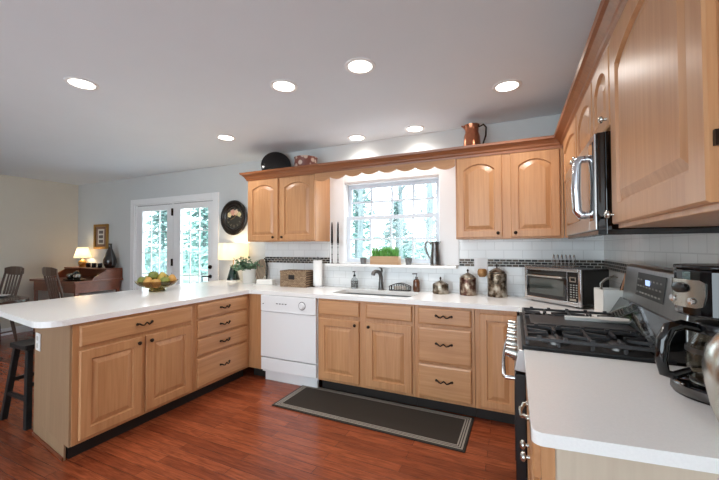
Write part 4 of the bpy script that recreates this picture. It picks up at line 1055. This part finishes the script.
for k, (x, y, lb) in enumerate(((-.11, .0, 'silver cup at the left on the dark desk tray'), (.0, .03, 'black lidded pot at the centre of the dark desk tray'), (.10, -.01, 'silver cup at the right on the dark desk tray'))):
    tag(MB().lathe([(0, 0), (.03, 0), (.05, .04), (.052, .075 if k != 1 else .09), (.03, .09 if k != 1 else .12), (0, .092 if k != 1 else .135)], n=18).build('cup' if k != 1 else 'lidded_pot', 'nickel' if k != 1 else 'gloss_black', smooth=True, loc=(-3.66 + x, YD - .56 + y, .8690)), lb, 'cup')
pf = thing('picture_frame', 'gilt framed picture with three small prints on the dining wall', 'picture', (-3.985, YD - .0005, 1.555))
b = MB()
for q in ((-.20, -.155, -.215, .215), (.155, .20, -.215, .215), (-.155, .155, .17, .215), (-.155, .155, -.215, -.17)): b.box(q[0], q[1], -.03, 0, q[2], q[3])
b.build('frame', 'gold', pf, bevel=.006)
MB().box(-.154, .154, -.012, -.002, -.169, .169).build('mat_board', mat('mat_board', (140, 110, 92), .8), pf)
MB().box(-.09, .09, -.0145, -.0122, -.13, .13).build('print_paper', mat('print_paper', (222, 218, 206), .8), pf)
for z in (-.08, .0, .08): MB().box(-.06, .06, -.0165, -.0147, z - .028, z + .024).build('print', mat('ink', (110, 104, 98), .8) if z < -.05 else bpy.data.materials['ink'], pf)

tb = thing('dining_table', 'dark polished dining table at the left edge', 'table', (-3.35, -1.77, 0))
b = MB(); b.prism([(.64 * math.copysign(abs(x) ** .5, x), .56 * math.copysign(abs(y) ** .5, y)) for x, y in arc(0, 0, 1, 0, 357.5, 143)], 'xy', .715, .75); b.build('tabletop', 'table_wood', tb, bevel=.006)
MB().lathe([(.0, .25), (.06, .25), (.09, .32), (.055, .42), (.07, .6), (.10, .7149), (0, .7149)], n=20).build('pedestal', 'table_wood', tb, smooth=True)
for k in range(4):
    a = PI / 4 + PI / 2 * k; c, s = math.cos(a), math.sin(a)
    MB().tube([(.04 * c, .04 * s, .30), (.18 * c, .18 * s, .25), (.34 * c, .34 * s, .10), (.46 * c, .46 * s, .025)], [.035, .034, .028, .025], 10).build('leg', 'table_wood', tb, smooth=True)
def chair(lab, loc, rz):
    c = thing('dining_chair', lab, 'chair', loc, rz, 'dining chairs')
    b = MB(); b.prism([(-.20, .18), (-.22, -.05), (-.21, -.22), (.21, -.22), (.22, -.05), (.20, .18)], 'xy', .435, .47); b.build('seat', 'dark_wood', c, bevel=.008)
    for sx, sy in ((-1, -1), (1, -1), (-1, 1), (1, 1)):
        MB().tube([(sx * .16, sy * .15, .4345), (sx * .185, sy * .185, .2), (sx * .205, sy * .21, 0)], [.018, .022, .014], 10).build('leg', 'dark_wood', c, smooth=True)
    for sx in (-1, 1): MB().tube([(sx * .185, -.19, .17), (sx * .185, .19, .17)][:2], .011, 8).build('stretcher', 'dark_wood', c, smooth=True)
    for sx in (-1, 1): MB().tube([(sx * .185, .15, .4705), (sx * .195, .20, .74), (sx * .20, .265, 1.02)], [.018, .017, .014], 10).build('back_post', 'dark_wood', c, smooth=True)
    for k in range(4):
        x = -.105 + .07 * k; MB().tube([(x * .8, .15, .4705), (x, .21, .74), (x, .255, .97)], [.009, .014, .010], 8, flat=.6).build('spindle', 'dark_wood', c, smooth=True)
    P = [(-.225, .262), (-.12, .285), (0, .292), (.12, .285), (.225, .262)]
    b = MB(); A = []
    for (x, y) in P:
        e = 1 - (abs(x) / .225) ** 4 * .35
        A.append([b.bm.verts.new(q) for q in ((x, y - .011, .1025e1 - .065 * e), (x, y + .011, .1025e1 - .065 * e), (x, y + .015, .1025e1 + .065 * e), (x, y - .007, .1025e1 + .065 * e))])
    for p, q in zip(A, A[1:]):
        for k in range(4): b.bm.faces.new((p[k], p[(k + 1) % 4], q[(k + 1) % 4], q[k]))
    b.bm.faces.new(A[0]); b.bm.faces.new(A[-1][::-1]); b.build('crest_rail', 'dark_wood', c, bevel=.008)
    return c
c0 = chair('brown arrow-back dining chair at the far corner of the dark table', (-4.19, -1.17, 0), math.radians(5))
c1 = copy_tree(c0); c1.location = (-3.47, -.53, 0); c1.rotation_euler.z = math.radians(176); c1['label'] = 'brown arrow-back dining chair pulled up to the writing desk'
tag(MB().lathe([(0, 0), (.07, 0), (.125, .016), (.13, .018), (.07, .006), (0, .004)], n=28).build('plate', 'ceramic', smooth=True, loc=(-3.33, -1.40, .7505)), 'white plate on the dark dining table', 'plate')

# ------------------------------------------------------------------ outdoors
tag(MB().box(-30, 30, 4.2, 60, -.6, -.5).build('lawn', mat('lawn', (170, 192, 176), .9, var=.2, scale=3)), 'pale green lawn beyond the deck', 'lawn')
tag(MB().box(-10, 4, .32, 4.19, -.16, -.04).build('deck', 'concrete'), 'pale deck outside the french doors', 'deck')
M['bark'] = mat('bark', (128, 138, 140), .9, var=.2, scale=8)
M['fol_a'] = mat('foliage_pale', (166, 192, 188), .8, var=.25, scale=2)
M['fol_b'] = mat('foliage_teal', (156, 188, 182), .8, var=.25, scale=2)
def conifer(x, y, h, w, lab, m='fol_a', n=1500, ls=1.0):
    t = thing('conifer_tree', lab, 'tree', (x, y, -.5), group='trees outside')
    MB().tube([(0, 0, 0), (0, 0, h)], [.16, .02], 8).build('trunk', 'bark', t)
    b = MB()
    for k in range(n):
        u = random.random() ** .8; z = h * (.12 + .88 * u); rr = w * (1 - u) * (.55 + .45 * math.sin(u * 34) ** 2) * math.sqrt(random.random()) + .05
        a = random.uniform(0, 6.28); c = Vector((rr * math.cos(a), rr * math.sin(a), z - rr * .25)); s = random.uniform(.10, .24) * ls
        d = Vector((math.cos(a), math.sin(a), random.uniform(-.5, .2))); e = d.cross(Vector((0, 0, 1))).normalized(); e = e + Vector((0, 0, random.uniform(-.6, .6)))
        b.quad([c - e * s * .4, c + d * s, c + e * s * .4, c - d * s * .3])
    b.build('foliage', m, t)
def bare(x, y, h, lab, seed):
    rnd = random.Random(seed); t = thing('bare_tree', lab, 'tree', (x, y, -.5), group='trees outside')
    b = MB(); b.tube([(0, 0, 0), (.1, 0, h * .4), (-.05, .1, h * .75), (.1, 0, h)], [.16, .12, .07, .02], 8); b.build('trunk', 'bark', t)
    b = MB()
    for k in range(34):
        z = h * rnd.uniform(.22, .95); a = rnd.uniform(0, 6.28); l = rnd.uniform(.8, 2.4) * (1.1 - z / h * .6)
        p = Vector((.03, 0, z)); d = Vector((math.cos(a), math.sin(a), rnd.uniform(.5, 1.3))).normalized()
        pts = [p, p + d * l * .5, p + d * l + Vector((0, 0, .3 * l))]; b.tube(pts, [.035, .02, .008], 5)
        for q in range(3):
            s = p + d * l * rnd.uniform(.4, .95); e = (d + Vector((rnd.uniform(-1, 1), rnd.uniform(-1, 1), rnd.uniform(-.2, 1)))).normalized(); b.tube([s, s + e * l * .45], [.014, .004], 5)
    b.build('branches', 'bark', t)
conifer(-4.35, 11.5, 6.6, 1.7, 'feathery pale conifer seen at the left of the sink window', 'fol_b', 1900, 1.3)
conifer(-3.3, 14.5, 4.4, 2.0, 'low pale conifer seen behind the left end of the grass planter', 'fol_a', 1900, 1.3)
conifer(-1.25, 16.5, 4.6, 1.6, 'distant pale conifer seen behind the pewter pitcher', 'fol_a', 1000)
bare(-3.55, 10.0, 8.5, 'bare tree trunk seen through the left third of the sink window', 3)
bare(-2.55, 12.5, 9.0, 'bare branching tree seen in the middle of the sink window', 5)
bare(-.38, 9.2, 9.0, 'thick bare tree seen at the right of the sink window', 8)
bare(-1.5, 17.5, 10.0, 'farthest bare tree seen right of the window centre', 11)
def bush(x, y, w, h, lab, m, n=1300):
    t = thing('shrub', lab, 'shrub', (x, y, -.5), group='shrubs outside')
    b = MB()
    for k in range(n):
        th, ph = random.uniform(0, 6.28), math.acos(random.uniform(-.2, 1)); rr = random.uniform(.75, 1.0)
        c = Vector((math.cos(th) * math.sin(ph) * w * rr, math.sin(th) * math.sin(ph) * w * .7 * rr, h * .45 + math.cos(ph) * h * .55 * rr)); s = random.uniform(.08, .2)
        d = Vector((random.uniform(-1, 1), random.uniform(-1, 1), random.uniform(-1, 1))).normalized(); e = d.orthogonal().normalized()
        b.quad([c - d * s, c + e * s * .6, c + d * s, c - e * s * .6])
    b.build('foliage', m, t)
    MB().tube([(0, 0, 0), (0, 0, h * .5)], [.07, .03], 6).build('stem', 'bark', t)
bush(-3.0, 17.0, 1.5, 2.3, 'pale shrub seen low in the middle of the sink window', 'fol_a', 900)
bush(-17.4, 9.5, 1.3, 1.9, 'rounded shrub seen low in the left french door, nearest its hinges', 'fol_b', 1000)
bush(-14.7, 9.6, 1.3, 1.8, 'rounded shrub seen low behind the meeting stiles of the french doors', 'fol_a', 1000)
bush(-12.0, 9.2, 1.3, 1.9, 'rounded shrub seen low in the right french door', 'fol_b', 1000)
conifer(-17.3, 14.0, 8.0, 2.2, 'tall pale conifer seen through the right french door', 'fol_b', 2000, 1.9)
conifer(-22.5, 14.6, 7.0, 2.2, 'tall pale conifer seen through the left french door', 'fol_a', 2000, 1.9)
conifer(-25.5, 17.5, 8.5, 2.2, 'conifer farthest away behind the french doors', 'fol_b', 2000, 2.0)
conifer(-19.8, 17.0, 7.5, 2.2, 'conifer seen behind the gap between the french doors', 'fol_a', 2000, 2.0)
bare(-11.8, 11.5, 9.5, 'bare tree seen at the right edge of the french doors', 13)
M['patio'] = mat('patio_metal', (120, 140, 146), .5, .3)
def patio(lab, loc, rz):
    c = thing('patio_chair', lab, 'outdoor chair', loc, rz, 'patio chairs on the deck')
    MB().box(-.25, .25, -.25, .23, .40, .425).build('seat', 'patio', c)
    for sx in (-1, 1):
        for sy in (-.23, .23): MB().tube([(sx * .235, sy, 0), (sx * .235, sy, .40)], .014, 8).build('leg', 'patio', c)
        MB().tube([(sx * .24, -.22, .43), (sx * .24, -.22, .62), (sx * .24, .23, .64)], .014, 8).build('arm', 'patio', c)
    b = MB()
    for k in range(7): x = -.22 + .44 * k / 6; b.tube([(x, .235, .43), (x, .33, .95 + .05 * math.sin(PI * k / 6))], .012, 6)
    b.tube([(-.22 + .44 * k / 10, .33, .95 + .05 * math.sin(PI * k / 10)) for k in range(11)], .014, 6); b.build('backrest', 'patio', c)
    return c
p0 = patio('metal patio chair on the deck seen through the left french door', (-5.35, 2.0, -.04), math.radians(30))
p1 = copy_tree(p0); p1.location = (-3.62, 1.95, -.04); p1.rotation_euler.z = math.radians(-60); p1['label'] = 'metal patio chair on the deck seen through the right french door'
